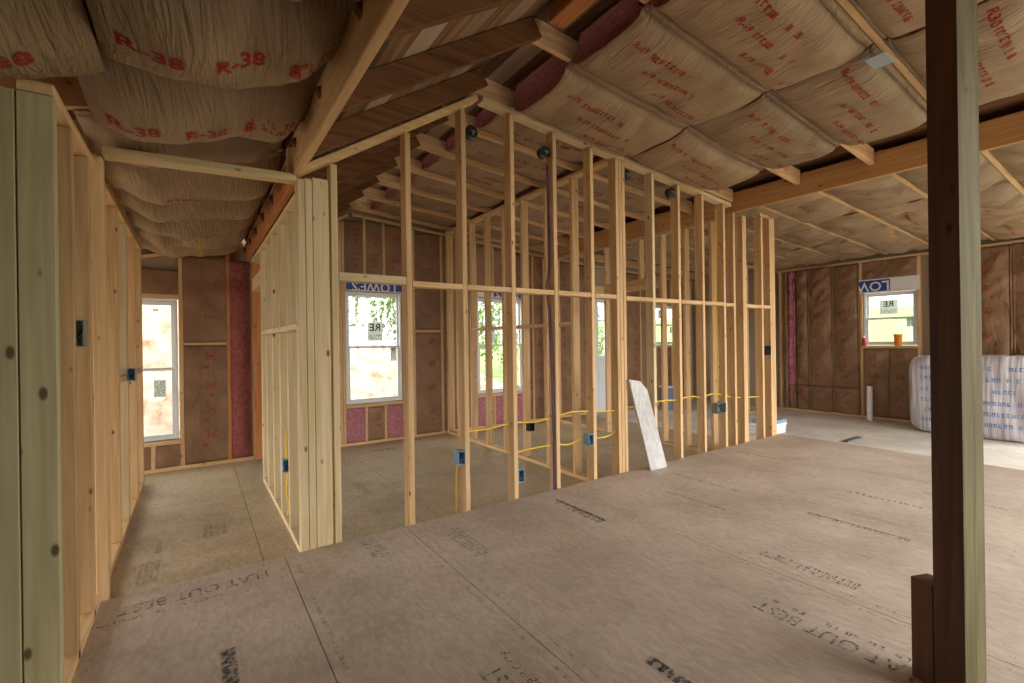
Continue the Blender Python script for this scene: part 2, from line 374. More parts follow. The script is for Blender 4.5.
# ---- outer shell: sheathing outside the frames, with openings
def holed_wall(name, m, axis, c0, c1, a0, a1, z0, z1, holes):
    """wall slab between c0 and c1 across axis, spanning a0..a1, with rectangular openings (a, b, zlo, zhi)"""
    b = MB(); cuts = sorted({a0, a1} | {h[0] for h in holes} | {h[1] for h in holes})
    cuts = [c for c in cuts if a0 <= c <= a1]
    for i in range(len(cuts) - 1):
        s, e = cuts[i], cuts[i+1]; mid = (s + e) / 2
        hs = sorted([(h[2], h[3]) for h in holes if h[0] < mid < h[1]]); z = z0
        for lo, hi in hs + [(z1, z1)]:
            if lo > z + 1e-4:
                if axis == 'Y': b.box(s, e, c0, c1, z, lo)
                else: b.box(c0, c1, s, e, z, lo)
            z = max(z, hi)
    return struct(b.build(name, m))
WIN = {1: ('Y', -.86, -.155, .15, 1.70), 2: ('Y', 1.64, 2.43, .365, 1.885), 3: ('Y', 3.65, 4.55, .35, 1.885), 4: ('Y', 7.93, 8.72, 1.06, 1.90), 5: ('X', 2.40, 3.11, 1.03, 1.905)}
DOOR = (6.17, 6.99, D, 2.05)
holed_wall('wall_back', OUTW, 'Y', YB + .09, YB + .115, -3.3, 9.36, D - .05, 3.1, [(a, b, lo, hi) for k, (ax, a, b, lo, hi) in WIN.items() if ax == 'Y'] + [DOOR])
holed_wall('wall_right', OUTW, 'X', XF + .09, XF + .115, -2.0, YB + .115, D - .05, 3.0, [WIN[5][1:], (-1.9, .9, .0, 2.35)])
holed_wall('wall_front', OUTW, 'Y', -2.03, -2.0, -2.4, 9.36, D - .05, 3.2, [(2.3, 5.5, .02, 2.62), (5.7, 9.1, D, 2.45)])
holed_wall('wall_left', OUTW, 'X', -2.43, -2.4, -2.0, 2.19, D - .05, 2.4, [])
holed_wall('wall_left_rear', OUTW, 'X', -3.33, -3.3, 2.19, YB + .115, D - .05, 2.4, [(2.3, 6.3, D, 2.3)])
holed_wall('wall_left_front', OUTW, 'Y', 2.19, 2.21, -3.3, -.62, D - .05, 2.2, [])

# ---- roof deck
def deck(name, m, x0, x1, h, th=.02):
    b = MB(); z0, z1 = zr(x0 + 1e-4) + h, zr(x1 - 1e-4) + h
    y0, y1 = -2.1, YB + .3
    b.hexa([(x0,y0,z0),(x1,y0,z1),(x1,y1,z1),(x0,y1,z0),(x0,y0,z0+th),(x1,y0,z1+th),(x1,y1,z1+th),(x0,y1,z0+th)])
    return struct(b.build(name, m))
deck('ceiling_left', BOARDS, -3.4, .49, .20); deck('ceiling_gable', BOARDS, .49, 1.72, .15); deck('ceiling_middle', BOARDS, 1.72, 5.04, .19); deck('ceiling_right', BOARDS, 5.04, 9.4, .19)

o = box('trim_3', OLD['Y'], .513, .53, -1.98, YB - .02, 2.362, 2.66); struct(o)
o = box('trim_4', OLD['Y'], .492, .511, 2.97, YB - .02, 2.405, 2.66); struct(o)
# ---- windows
def window(n, axis, a0, a1, z0, z1, sticker=None, wrap_h=0):
    """double-hung vinyl window; built in local (a, depth, z), depth 0 at the room side of the wall"""
    base = YB if axis == 'Y' else XF
    def P(a, d, z): return (a, base + d, z) if axis == 'Y' else (base + d, a, z)
    root = bpy.data.objects.new('window_%d' % n, None); COL.objects.link(root); root.location = P((a0+a1)/2, .05, z0); root['_base'] = tuple(root.location); struct(root)
    def bx(mb, A0, A1, d0, d1, Z0, Z1):
        if axis == 'Y': mb.box(A0, A1, base + d0, base + d1, Z0, Z1)
        else: mb.box(base + d0, base + d1, A0, A1, Z0, Z1)
    g = .008; A0, A1, Z0, Z1 = a0 + g, a1 - g, z0 + g, z1 - g; f = .028; zm = (Z0 + Z1) / 2
    mb = MB()
    bx(mb, A0, A1, .035, .112, Z0, Z0 + f); bx(mb, A0, A1, .035, .112, Z1 - f, Z1); bx(mb, A0, A0 + f, .035, .112, Z0 + f, Z1 - f); bx(mb, A1 - f, A1, .035, .112, Z0 + f, Z1 - f)
    mb.build('window_frame', VINYL, root, .002)
    s = .030
    for nm, d0, d1, lo, hi in (('upper_sash', .078, .100, zm - .012, Z1 - f), ('lower_sash', .048, .072, Z0 + f, zm + .022)):
        mb = MB(); l, r = A0 + f, A1 - f
        bx(mb, l, r, d0, d1, lo, lo + s); bx(mb, l, r, d0, d1, hi - s, hi); bx(mb, l, l + s, d0, d1, lo + s, hi - s); bx(mb, r - s, r, d0, d1, lo + s, hi - s)
        sh = mb.build(nm, VINYL, root, .002)
        sh['_base'] = root['_base']
        mb = MB(); bx(mb, l + s, r - s, (d0+d1)/2 - .002, (d0+d1)/2 + .002, lo + s, hi - s); mb.build('pane', GLASS, sh)
    if sticker:
        sa, sz, sw, shh, (ta, tz, tw, th) = sticker
        if sa is None: sa, sz = a1 - .2, z1 - .12; sw, shh = .05, .03
        d = .086
        mb = MB(); bx(mb, sa - sw/2, sa + sw/2, d - .0012, d, sz - shh/2, sz + shh/2)
        mb.build('rating_sticker', STICK, root)
        # the lettering faces outdoors, so from the room it reads backwards
        mb = MB()
        sgn = 1 if axis == 'Y' else -1
        fn = lambda x, y: P(sa + sgn * x, d - .0018, sz + y)
        if shh > .1: letters(mb, 'RE', shh * .55, fn, 0, shh * .2, flip=-1, bold=.02)
        smallprint(mb, sw * .85, shh * .28, fn, 0, -shh * .3, rows=3, seed=n)
        mb.build('sticker_print', STICKD, root)
        mb = MB(); dd = .0575; bx(mb, ta - tw/2, ta + tw/2, dd - .0012, dd, tz - th/2, tz + th/2); t2 = mb.build('tall_sticker', STICK, root)
        mb = MB(); smallprint(mb, tw * .8, th * .85, lambda x, y: P(ta + sgn * x, dd - .0018, tz + y), rows=7, seed=n + 9); mb.build('tall_sticker_print', STICKD, root)
    return root
window(1, *WIN[1], sticker=(None, 0, 0, 0, (-.325, .72, .11, .19)))
window(2, *WIN[2], sticker=(2.06, 1.345, .21, .26, (2.31, 1.03, .085, .20)))
window(3, *WIN[3], sticker=(3.93, 1.33, .2, .24, (4.35, 1.0, .085, .19)))
window(4, *WIN[4], sticker=(8.2, 1.72, .17, .18, (8.5, 1.38, .08, .14)))
window(5, *WIN[5], sticker=(2.78, 1.655, .24, .23, (2.50, 1.40, .09, .15)))

# ---- back door with a glazed upper half
dr = bpy.data.objects.new('door_1', None); COL.objects.link(dr); dr.location = (6.58, YB + .05, D); dr['_base'] = tuple(dr.location); struct(dr)
x0, x1, z0, z1 = DOOR; mb = MB(); y0, y1 = YB + .01, YB + .112
mb.box(x0 + .004, x0 + .03, y0, y1, z0 + .004, z1 - .004); mb.box(x1 - .03, x1 - .004, y0, y1, z0 + .004, z1 - .004); mb.box(x0 + .03, x1 - .03, y0, y1, z1 - .03, z1 - .004)
mb.build('door_frame', DOORW, dr, .002)
X0, X1, Z0, Z1 = x0 + .034, x1 - .034, z0 + .012, z1 - .034; ga, gb, gl, gh = X0 + .10, X1 - .10, .88, Z1 - .12
mb = MB(); y0, y1 = YB + .04, YB + .08
mb.box(X0, ga, y0, y1, Z0, Z1); mb.box(gb, X1, y0, y1, Z0, Z1); mb.box(ga, gb, y0, y1, Z0, gl); mb.box(ga, gb, y0, y1, gh, Z1)
for i in (1, 2): x = ga + (gb - ga) * i / 3; mb.box(x - .01, x + .01, y0 + .005, y1 - .005, gl, gh)
for i in (1, 2): z = gl + (gh - gl) * i / 3; mb.box(ga, gb, y0 + .006, y1 - .006, z - .01, z + .01)
for i in (0, 1): a = X0 + .09 + i * (X1 - X0 - .18) * .54; mb.box(a, a + (X1 - X0) * .36, y0 - .008, y0, Z0 + .15, gl - .14)
lf = mb.build('door_leaf', DOORW, dr, .002); lf['_base'] = dr['_base']
mb = MB(); mb.box(ga, gb, YB + .058, YB + .062, gl, gh); mb.build('pane', GLASS, lf)
mb = MB(); mb.tube([(X1 - .06, YB + .04, .85), (X1 - .06, YB - .02, .85)], [.012, .026], 10); mb.build('door_knob', STEEL, lf)

# ------------------------------------------------------------------ stud walls
def stud(par, x0, x1, y0, y1, z0, z1, m=PINE, name='stud', bev=.003):
    return box(name, m['Z'], x0, x1, y0, y1, z0, z1, par, bev)
T = .038; W = .089
# long partition across the room
wa = thing('stud_wall', (3.2, YA + W/2, D), 'long open stud partition of new pine across the middle, gable-shaped at its left end', 'stud wall')
def zt(x): return min(2.273 + .648 * (x - .626), 2.934 - .0866 * (x - 1.978))
ZB = D + T
for x in (.672, 1.137, 1.549, 1.963, 2.376, 2.784, 3.58, 3.975, 4.374, 4.763):
    top = min(zt(x), zt(x + T)) - T - .003
    if x < 1.7: top -= .012
    stud(wa, x, x + T, YA, YA + W, ZB, top, PALE if x in (.672, 3.58) else PINE)
for x in (3.092, 3.133, 3.174): stud(wa, x, x + T, YA, YA + W, ZB, zt(x + T) - T - .003)
stud(wa, 4.955, 4.955 + T, YA, YA + W, ZB, 2.585)
for x in (5.145, 5.185): stud(wa, x, x + T, YA, YA + W, ZB, 2.575)
for x in (5.55,): stud(wa, x, x + T, YA, YA + W, ZB, 2.62)
for x in (5.745, 5.785, 5.825): stud(wa, x, x + T, YA, YA + W, ZB, 2.63)
# corner post at the hall: two on edge and one face-on
for x in (.49, .530): stud(wa, x, x + T, YA, YA + W, ZB, 2.13, PALE)
stud(wa, .571, .660, YA + .004, YA + .004 + T, ZB, 2.15, PALE)
box('bottom_plate', PINE['X'], .49, 5.866, YA, YA + W, D, ZB, wa)
obox('top_plate', PINE['X'], (.50, YA + W/2, zt(.50) - T), (1.70, YA + W/2, zt(1.70) - T), W, T, wa)
obox('top_plate', PALE['X'], (1.735, YA + W/2, zt(1.735) - T + .006), (4.93, YA + W/2, zt(4.93) - T + .002), W, T, wa)
box('top_plate', PINE['X'], 5.53, 5.866, YA, YA + W, 2.63, 2.668, wa)
def block(xa, xb, z, y=YA, m=PINE, h=T): box('blocking', m['X'], xa + .002, xb - .002, y, y + W - .004, z, z + h, wa)
block(.672 + T, 1.137, 1.560, m=PALE, h=.05)
for a, b in ((1.137, 1.549), (1.549, 1.963), (1.963, 2.376), (2.376, 2.784)): block(a + T, b, 1.548)
block(2.784 + T, 3.092, 1.545, y=YA + .003)
for a, b in ((3.174, 3.58), (3.58, 3.975), (3.975, 4.374), (4.374, 4.763)): block(a + T, b, 1.537)
block(4.801, 4.955, 1.533); block(5.223, 5.55, 1.533); block(5.588, 5.745, 1.533)

# second partition, front to back under the rafters
wc = thing('stud_wall', (3.145, 4.6, D), 'stud partition running back from the three-stud post to the rear wall', 'stud wall')
for y in (3.46, 3.88, 4.31, 4.72, 5.13, 5.53, 5.93, 6.25): stud(wc, 3.10, 3.10 + W, y, y + T, ZB, 2.80)
box('bottom_plate', PINE['Y'], 3.10, 3.10 + W, 2.965, 6.292, D, ZB, wc)
box('top_plate', PINE['Y'], 3.10, 3.10 + W, 2.965, 6.292, 2.80, 2.838, wc)
for a, b in ((3.46, 3.88), (3.88, 4.31), (4.31, 4.72), (4.72, 5.13), (5.13, 5.53)):
    box('blocking', PINE['Y'], 3.10, 3.10 + W, a + T + .002, b - .002, 1.33, 1.368, wc)
# third partition under the main beam
wb = thing('stud_wall', (5.05, 4.6, D), 'stud partition with a doorway under the heavy ceiling beam, behind the long partition', 'stud wall')
for y in (3.16, 3.52, 3.86): stud(wb, 5.0, 5.0 + W, y, y + T, ZB, 2.545)
for y in (4.86, 5.2, 5.6, 6.0, 6.25): stud(wb, 5.0, 5.0 + W, y, y + T, ZB, 2.545)
box('header', PINE['Y'], 5.0, 5.0 + W, 3.90, 4.858, 1.86, 2.0, wb)
for y in (4.22, 4.55): stud(wb, 5.0, 5.0 + W, y, y + T, 2.002, 2.545, name='cripple_stud')
box('top_plate', PINE['Y'], 5.0, 5.0 + W, 2.965, 6.292, 2.547, 2.585, wb)
box('bottom_plate', PINE['Y'], 5.0, 5.0 + W, 2.965, 3.90, D, ZB, wb)
box('bottom_plate', PINE['Y'], 5.0, 5.0 + W, 4.858, 6.292, D, ZB, wb)
# short partition meeting the far wall
we = thing('stud_wall', (8.4, 4.6, D), 'short stud partition meeting the far wall, seen past the last post of the long partition', 'stud wall')
for x in (7.4, 7.8, 8.2, 8.6, 8.98, 9.14): stud(we, x, x + T, 4.50, 4.50 + W, ZB, 2.46)
box('bottom_plate', PINE['X'], 7.4, 9.2, 4.50, 4.50 + W, D, ZB, we); box('top_plate', PINE['X'], 7.4, 9.2, 4.50, 4.50 + W, 2.462, 2.50, we)
# hall, right side
wr = thing('stud_wall', (.59, 4.6, D), 'right-hand stud wall of the narrow hall, pale studs lit from the left', 'stud wall')
for y in (3.25, 3.65, 4.03, 4.43, 4.84, 5.23): stud(wr, .545, .545 + W, y, y + T, ZB, 2.13, PALE)
stud(wr, .545, .545 + W, 6.10, 6.10 + T, ZB, 2.13, FIR)
box('bottom_plate', PALE['Y'], .545, .545 + W, 2.965, 5.27, D, ZB, wr); box('top_plate', PALE['Y'], .545, .545 + W, 2.965, 6.14, 2.132, 2.17, wr)
box('door_header', PALE['Y'], .545, .545 + W, 5.272, 6.098, 1.80, 1.94, wr)
for a, b in ((3.25, 3.65), (3.65, 4.03), (4.03, 4.43), (4.43, 4.84), (4.84, 5.23)):
    box('blocking', PALE['Y'], .547, .545 + W, a + T + .002, b - .002, 1.28, 1.318, wr)
# hall, left side
wl = thing('stud_wall', (-.475, 4.6, D), 'left-hand stud wall of the narrow hall beside the tall window', 'stud wall')
for y in (3.10, 3.60, 4.10, 4.60, 5.22, 5.78): stud(wl, -.43 - W, -.43, y, y + T, ZB, 2.13, PALE if y == 4.60 else PINE)
box('bottom_plate', PINE['Y'], -.43 - W, -.43, 2.97, 5.82, D, ZB, wl); box('top_plate', PINE['Y'], -.43 - W, -.43, 2.97, 5.82, 2.132, 2.17, wl)
for a, b in ((4.10, 4.60), (4.60, 5.22), (5.22, 5.78)): box('blocking', PINE['Y'], -.43 - W, -.432, a + T + .002, b - .002, .93, .968, wl)
# near left
wn = thing('stud_wall', (-.42, 2.4, D), 'end of the near left stud wall with two broad pale posts, beside the hall opening', 'stud wall')
stud(wn, -.375 - W, -.375, 2.10, 2.10 + T, ZB, 2.005, OLIVE_SHADED, name='end_stud')
stud(wn, -.375 - 2*W - .003, -.375 - W - .003, 2.10, 2.10 + T, ZB, 2.005, OLIVE_SHADED, name='end_stud')
stud(wn, -.375 - 3*W - .006, -.375 - 2*W - .006, 2.10, 2.10 + T, ZB, 2.005, OLIVE_SHADED, name='end_stud')
for y in (2.36, 2.69): stud(wn, -.375 - W, -.375, y, y + T, ZB, 2.005, PINE_SHADED)
box('top_plate', PINE['Y'], -.375 - W, -.375, 2.10, 2.862, 2.007, 2.045, wn)
box('bottom_plate', PINE['Y'], -.375 - W, -.375, 2.10, 2.862, .001, .039, wn)
# opening into the hall: trimmer and flat header
hd = thing('door_opening_frame', (0, YA + .045, D), 'bare lumber opening into the hall, a post and a thin board across the top', 'door frame')
stud(hd, -.392, -.354, YA, YA + W, ZB - .03, 2.075, PINE, name='post')
obox('head_board', PALE['X'], (-.352, YA + W/2, 2.085), (.488, YA + W/2, 2.115), W, .04, hd)
stud(hd, .445, .483, YA + .02, YA + .02 + W - .03, 2.158, 2.305, PINE, name='cripple_stud')

# rear wall frame
rw = thing('stud_wall', (3, YB + .045, D), 'rear exterior stud wall holding the bright windows and the glazed door', 'stud wall')
def rs(x, z0=ZB, z1=None, m=PINE, n='stud'):
    if z1 is None: z1 = min(zr(x), zr(x + T)) - .05 - .045
    stud(rw, x, x + T, YB, YB + W, z0, z1, m, n)
BACKSTUDS = [-1.3, -.902, -.149, .30, .62, 1.10, 1.558, 1.599, 2.434, 2.58, 3.02, 3.20, 3.608, 4.555, 4.72, 4.96, 5.10, 5.60, 6.12, 7.0, 7.45, 7.888, 8.724, 9.12]
for x in BACKSTUDS: rs(x, m=FIR if x in (.30,) else PINE)
box('bottom_plate', PINE['X'], -3.2, 6.165, YB, YB + W, D, ZB, rw); box('bottom_plate', PINE['X'], 6.995, 9.22, YB, YB + W, D, ZB, rw)
for xa, xb in ((-3.2, .49), (.66, 1.70), (1.74, 4.99), (5.10, 9.22)):
    obox('top_plate', PINE['X'], (xa, YB + W/2, zr(xa) - .09), (xb, YB + W/2, zr(xb - .005) - .09), W, T, rw)
for k, (ax, a, b, lo, hi) in WIN.items():
    if ax != 'Y': continue
    xa = max([x for x in BACKSTUDS if x < a]) + T; xb = min([x for x in BACKSTUDS if x >= b - .001])
    box('sill_plate', PINE['X'], xa + .001, xb - .001, YB - .002, YB + W, lo - .045, lo - .003, rw)
    hh = .14 if hi > 1.8 else .05
    box('header', PINE['X'], xa + .001, xb - .001, YB, YB + W, hi + .003, hi + hh, rw)
    n = 2
    for i in range(n):
        x = xa + (xb - xa) * (i + 1) / (n + 1) - T/2
        rs(x, ZB, lo - .047, n='cripple_stud')
        if k != 1: rs(x, hi + hh + .002, n='cripple_stud')
box('header', PINE['X'], 6.16, 6.998, YB, YB + W, 2.054, 2.2, rw)
box('blocking', PINE['X'], 2.62, 3.018, YB, YB + W - .01, 1.33, 1.368, rw)
box('blocking', PINE['X'], -.109, .298, YB - .002, YB + W - .01, 1.19, 1.215, rw)

# far wall frame
fw = thing('stud_wall', (XF + .045, 2.2, D), 'far exterior stud wall with brown paper batts and one small window', 'stud wall')
FARSTUDS = [.55, .95, 1.36, 1.77, 2.18, 2.36, 3.112, 3.52, 3.90, 4.14, 4.30, 4.42]
for y in FARSTUDS: stud(fw, XF, XF + W, y, y + T, ZB, 2.42)
box('bottom_plate', PINE['Y'], XF, XF + W, -1.98, 4.49, D, ZB, fw); box('top_plate', PINE['Y'], XF, XF + W, -1.98, 4.49, 2.422, 2.46, fw)
box('header', PINE['Y'], XF, XF + W, 2.40, 3.11, 1.908, 2.11, fw); box('sill_plate', PINE['Y'], XF - .03, XF + W, 2.40, 3.11, .985, 1.026, fw)

# ------------------------------------------------------------------ beams, rafters
box('main_beam', BEAMW, 5.0, 5.04, -1.98, 6.25, 2.592, 2.812, bevel=.004); tag(bpy.data.objects['main_beam'], 'deep pine beam spanning the ceiling to the right, on top of the long partition', 'beam')
o = box('hall_beam', PINE['Y'], .47, .51, -1.98, 2.86, 2.142, 2.36, bevel=.004); tag(o, 'pale pine beam running overhead to the corner post at the hall', 'beam')
o = box('hall_beam', FIR['Y'], .503, .541, 2.97, 6.28, 2.178, 2.40, bevel=.004); tag(o, 'reddish beam along the top of the hall stud wall', 'beam')
o = box('ridge_beam', FIR['Y'], 1.69, 1.80, -1.98, 2.06, 3.0, 3.095, bevel=.004); tag(o, 'reddish ridge beam overhead, above the dark upright post', 'beam')
RY = [2.78 - .61 * k for k in range(0, 8)]
RY = [y for y in RY if y > -1.9] 
BY = [3.39 + .57 * k for k in range(0, 6)]
R_OFF = lambda y: .128 if y == 2.78 else T + .001
def rafters(ys, place):
    for n_, y in enumerate(ys):
        q_ = ORD[n_] + ' one ' + place
        o = obox('gable_rafter', OLD['X'], (.53 if y > 2.9 else .512, y, zr(.52)), (1.715, y, zr(1.715)), T, .12)
        tag(o, 'old dark-brown rafter of the steep left slope, ' + q_, 'rafter', 'dark rafters of the steep slope ' + place)
        o = obox('rafter', PINE['X'], (1.42, y + R_OFF(y), zr(1.725) + .02), (4.996, y + R_OFF(y), zr(4.99)), T, .14)
        tag(o, 'pale rafter of the shallow right slope, ' + q_, 'rafter', 'shallow rafters ' + place)
rafters([y for y in RY], 'out from the partition')
rafters(BY, 'behind the long partition')
for n_, y in enumerate(sorted(RY + BY)[::-1]):
    o = obox('rafter', PINE['X'], (5.045, y, zr(5.045)), (9.30, y, zr(9.30)), T, .14); tag(o, 'pine rafter over the side room, %s from the rear' % ORD[n_], 'rafter', 'rafters over the side room')
LY = [6.22 - .58 * k for k in range(0, 12)]
for n_, y in enumerate(LY):
    o = obox('rafter', PINE['X'], (-3.3, y, zr(-3.3)), (.466 if y < 2.86 else .485, y, zr(.485)), T, .17); tag(o, 'low rafter half hidden by sagging batts on the left, %s from the rear' % ORD[n_], 'rafter', 'low rafters on the left')

# ------------------------------------------------------------------ insulation batts
def batt(name, O, U, Vv, Nn, lu, wv, thick, bulge, seed, label, group, print_spec=None, tab=.052, endf=(.35, .35), wr=.012, sag=0., nu=None, mats=None, pw=2.2, skew=0, tabdrop=.003):
    """padded batt: O one corner of its facing plane, U along, V across, N towards the room"""
    rg = random.Random(seed); O, U, Vv, Nn = V(O), V(U).normalized(), V(Vv).normalized(), V(Nn).normalized()
    nu = nu or max(14, int(lu / .045)); nv = 16
    ph = [rg.uniform(0, 6.28) for _ in range(6)]; off = V((rg.uniform(-50, 50), rg.uniform(-50, 50), 0))
    ck = rg.uniform(15, 24)
    def h(u, v):                     # u 0..lu, v 0..wv
        t = 2 * v / wv - 1; te = min(v, wv - v)
        if te < tab * .5: return tabdrop
        prof = max(0, 1 - abs(t) ** pw)
        e0 = 1 - endf[0] * math.exp(-(u / .10) ** 2); e1 = 1 - endf[1] * math.exp(-((lu - u) / .10) ** 2)
        q = noise.noise(V((u * 1.7, v * 1.9, 0)) + off)
        w = noise.noise(V((u * ck * .55 + v * skew, v * 2.2, 5)) + off); w2 = noise.noise(V((u * 5 + v * 6, v * 5, 9)) + off)
        crease = -abs(math.sin(u * 4.1 + ph[0] + 1.2 * noise.noise(V((u, v * 3, 2)) + off))) ** 14 * 1.6
        mid = math.sin(math.pi * min(1, te / (wv * .25)) / 2)
        return max(tabdrop + .003, tabdrop + bulge * prof * e0 * e1 * (1 + .28 * q + sag * math.sin(math.pi * u / lu)) + (w * 1.1 + w2 * .6 + crease) * wr * mid)
    def S(u, v): return O + U * u + Vv * v + Nn * h(u, v)
    mb = MB(); vs = [wv * (.5 - .5 * math.cos(math.pi * j / nv)) for j in range(nv + 1)]
    vs[1] = tab * .5; vs[-2] = wv - tab * .5; us = [lu * i / nu for i in range(nu + 1)]
    F = {}; B = {}
    for i, u in enumerate(us):
        for j, v in enumerate(vs):
            F[i, j] = len(mb.v); mb.v.append(S(u, v)); mb.uv[F[i, j]] = (u, v)
    for i, u in enumerate(us):
        for j, v in enumerate(vs):
            te = min(v, wv - v); d = thick if te > tab * 1.05 else 0
            B[i, j] = len(mb.v); mb.v.append(O + U * u + Vv * min(max(v, 0), wv) + Nn * (-d + .0015)); mb.uv[B[i, j]] = (u, v)
    for i in range(nu):
        for j in range(nv):
            mb.f.append([F[i, j], F[i+1, j], F[i+1, j+1], F[i, j+1]]); mb.m.append(0)
            mb.f.append([B[i, j+1], B[i+1, j+1], B[i+1, j], B[i, j]]); mb.m.append(1)
    for i in range(nu):
        mb.f.append([F[i+1, 0], F[i, 0], B[i, 0], B[i+1, 0]]); mb.m.append(1); mb.f.append([F[i, nv], F[i+1, nv], B[i+1, nv], B[i, nv]]); mb.m.append(1)
    for j in range(nv):
        mb.f.append([F[0, j], F[0, j+1], B[0, j+1], B[0, j]]); mb.m.append(1); mb.f.append([F[nu, j+1], F[nu, j], B[nu, j], B[nu, j+1]]); mb.m.append(1)
    o = mb.build(name, mats or [KRAFT, PINK], None, 0, True)
    me = o.data; bm = bmesh.new(); bm.from_mesh(me); bmesh.ops.recalc_face_normals(bm, faces=bm.faces)
    for f in bm.faces: f.smooth = f.material_index == 0
    bm.to_mesh(me); bm.free()
    tag(o, label, 'insulation', group)
    if print_spec:
        pm = MB(); eps = .003
        for (kind, txt, size, u, v, rot, flip, extra) in print_spec:
            def fn(x, y):
                uu = min(max(x, .01), lu - .01); vv = min(max(y, .01), wv - .01)
                return O + U * x + Vv * y + Nn * (h(uu, vv) + eps)
            if kind == 'T': letters(pm, txt, size, fn, u, v, flip=flip, rot=rot, bold=.022)
            else: smallprint(pm, extra, size, fn, u, v, rot=rot, rows=txt, seed=seed, slant=.35)
        pm.build('printed_lettering', REDINK, o)
    return o

# near room, shallow slope: bays between rafters, batts butt at mid-span
sl = V((1, 0, -.082)).normalized()
nd = V((-.082, 0, -1)).normalized()
bays = [(RY[k+1], RY[k]) for k in range(0, 6)]
names = ['against the long partition', 'second bay out from the partition', 'third bay out from the partition', 'fourth bay out from the partition', 'fifth bay out, near the camera', 'sixth bay out, near the camera']
for k, (ya, yb) in enumerate(bays):
    ya += T/2 + T/2 + .001; yb += T/2 + T/2 + .001
    if k == 0: yb -= .0
    if k == 0: yb = 2.866
    if k == 2: ya += .02
    if k == 3: yb -= .02
    for i, (xa, xb) in enumerate(((1.98, 3.20), (3.215, 4.36))):
        rg = random.Random(k * 10 + i); ps = []
        for r in range(3):
            v = (yb - ya) * (.28 + .22 * r); u = .18 + .24 * r + rg.uniform(-.05, .1)
            ps.append(('S', 1, .055, u + .25, v, 0, 1, .42))
            ps.append(('T', 'R-19' if k != 3 else 'R30', .06, max(.1, u - .05), v, math.pi, -1, None))
        batt('ceiling_batt', (xa, ya, zr(xa) - .001), sl, (0, 1, 0), nd, (xb - xa) / sl.x, yb - ya, .13, (.115 if k == 0 else .085) + rg.uniform(-.01, .02), 100 + k * 7 + i,
             'red-printed ceiling batt, %s, %s half' % (names[k], ('ridge-side', 'beam-side')[i]), 'batts over the near room', ps, endf=((.0, .55) if i == 0 else (.55, .3)), wr=.015, pw=4.5)
# behind the long partition
bays = [(2.78, BY[0])] + [(BY[k], BY[k+1]) for k in range(5)]
for k, (ya, yb) in enumerate(bays):
    for i, (xa, xb) in enumerate(((1.98, 3.09), (3.20, 4.6))):
        rg = random.Random(k * 10 + i + 500); ya2, yb2 = ya + T + .021, yb - .001 + T/2 - T/2 + .018
        if k == 0: ya2 = 2.985
        ps = [('S', 1, .05, .45, (yb2 - ya2) * .5, 0, 1, .5), ('S', 1, .05, .75, (yb2 - ya2) * .3, 0, 1, .4)] if k < 4 else None
        batt('ceiling_batt', (xa, ya2, zr(xa) + .05), sl, (0, 1, 0), nd, (xb - xa) / sl.x, yb2 - ya2, .10, .05, 300 + k * 7 + i,
             'recessed ceiling batt behind the long partition, %s, %s' % (('first bay back', 'second bay back', 'third bay back', 'fourth bay back', 'fifth bay back', 'rearmost bay')[k], ('left room', 'right room')[i]), 'batts behind the long partition', ps, tab=.004, endf=(0, .2))
# side room beyond the beam
s2 = V((1, 0, -.046)).normalized(); n2 = V((-.046, 0, -1)).normalized()
ys = sorted(RY + BY); ys = [y for y in ys if -1.0 < y < 6.2]
for k in range(len(ys) - 1):
    for i, (xa, xb) in enumerate(((5.06, 6.45), (6.46, 7.85), (7.86, 9.2))):
        ya, yb = ys[k] + T/2 + .001, ys[k+1] - T/2 - .001
        batt('ceiling_batt', (xa, ya, zr(xa) + .02), s2, (0, 1, 0), n2, (xb - xa) / s2.x, yb - ya, .10, .075, 600 + k * 7 + i,
             'wrinkled side-room ceiling batt, %s, bay %s' % (('next to the beam', 'middle row', 'next to the far wall')[i], ORD[len(ys) - 2 - k]), 'batts over the side room', [('S', 1, .05, .6, .3, 0, 1, .5)], tab=.004, endf=(.7, .7), wr=.036, skew=9, pw=3.5)
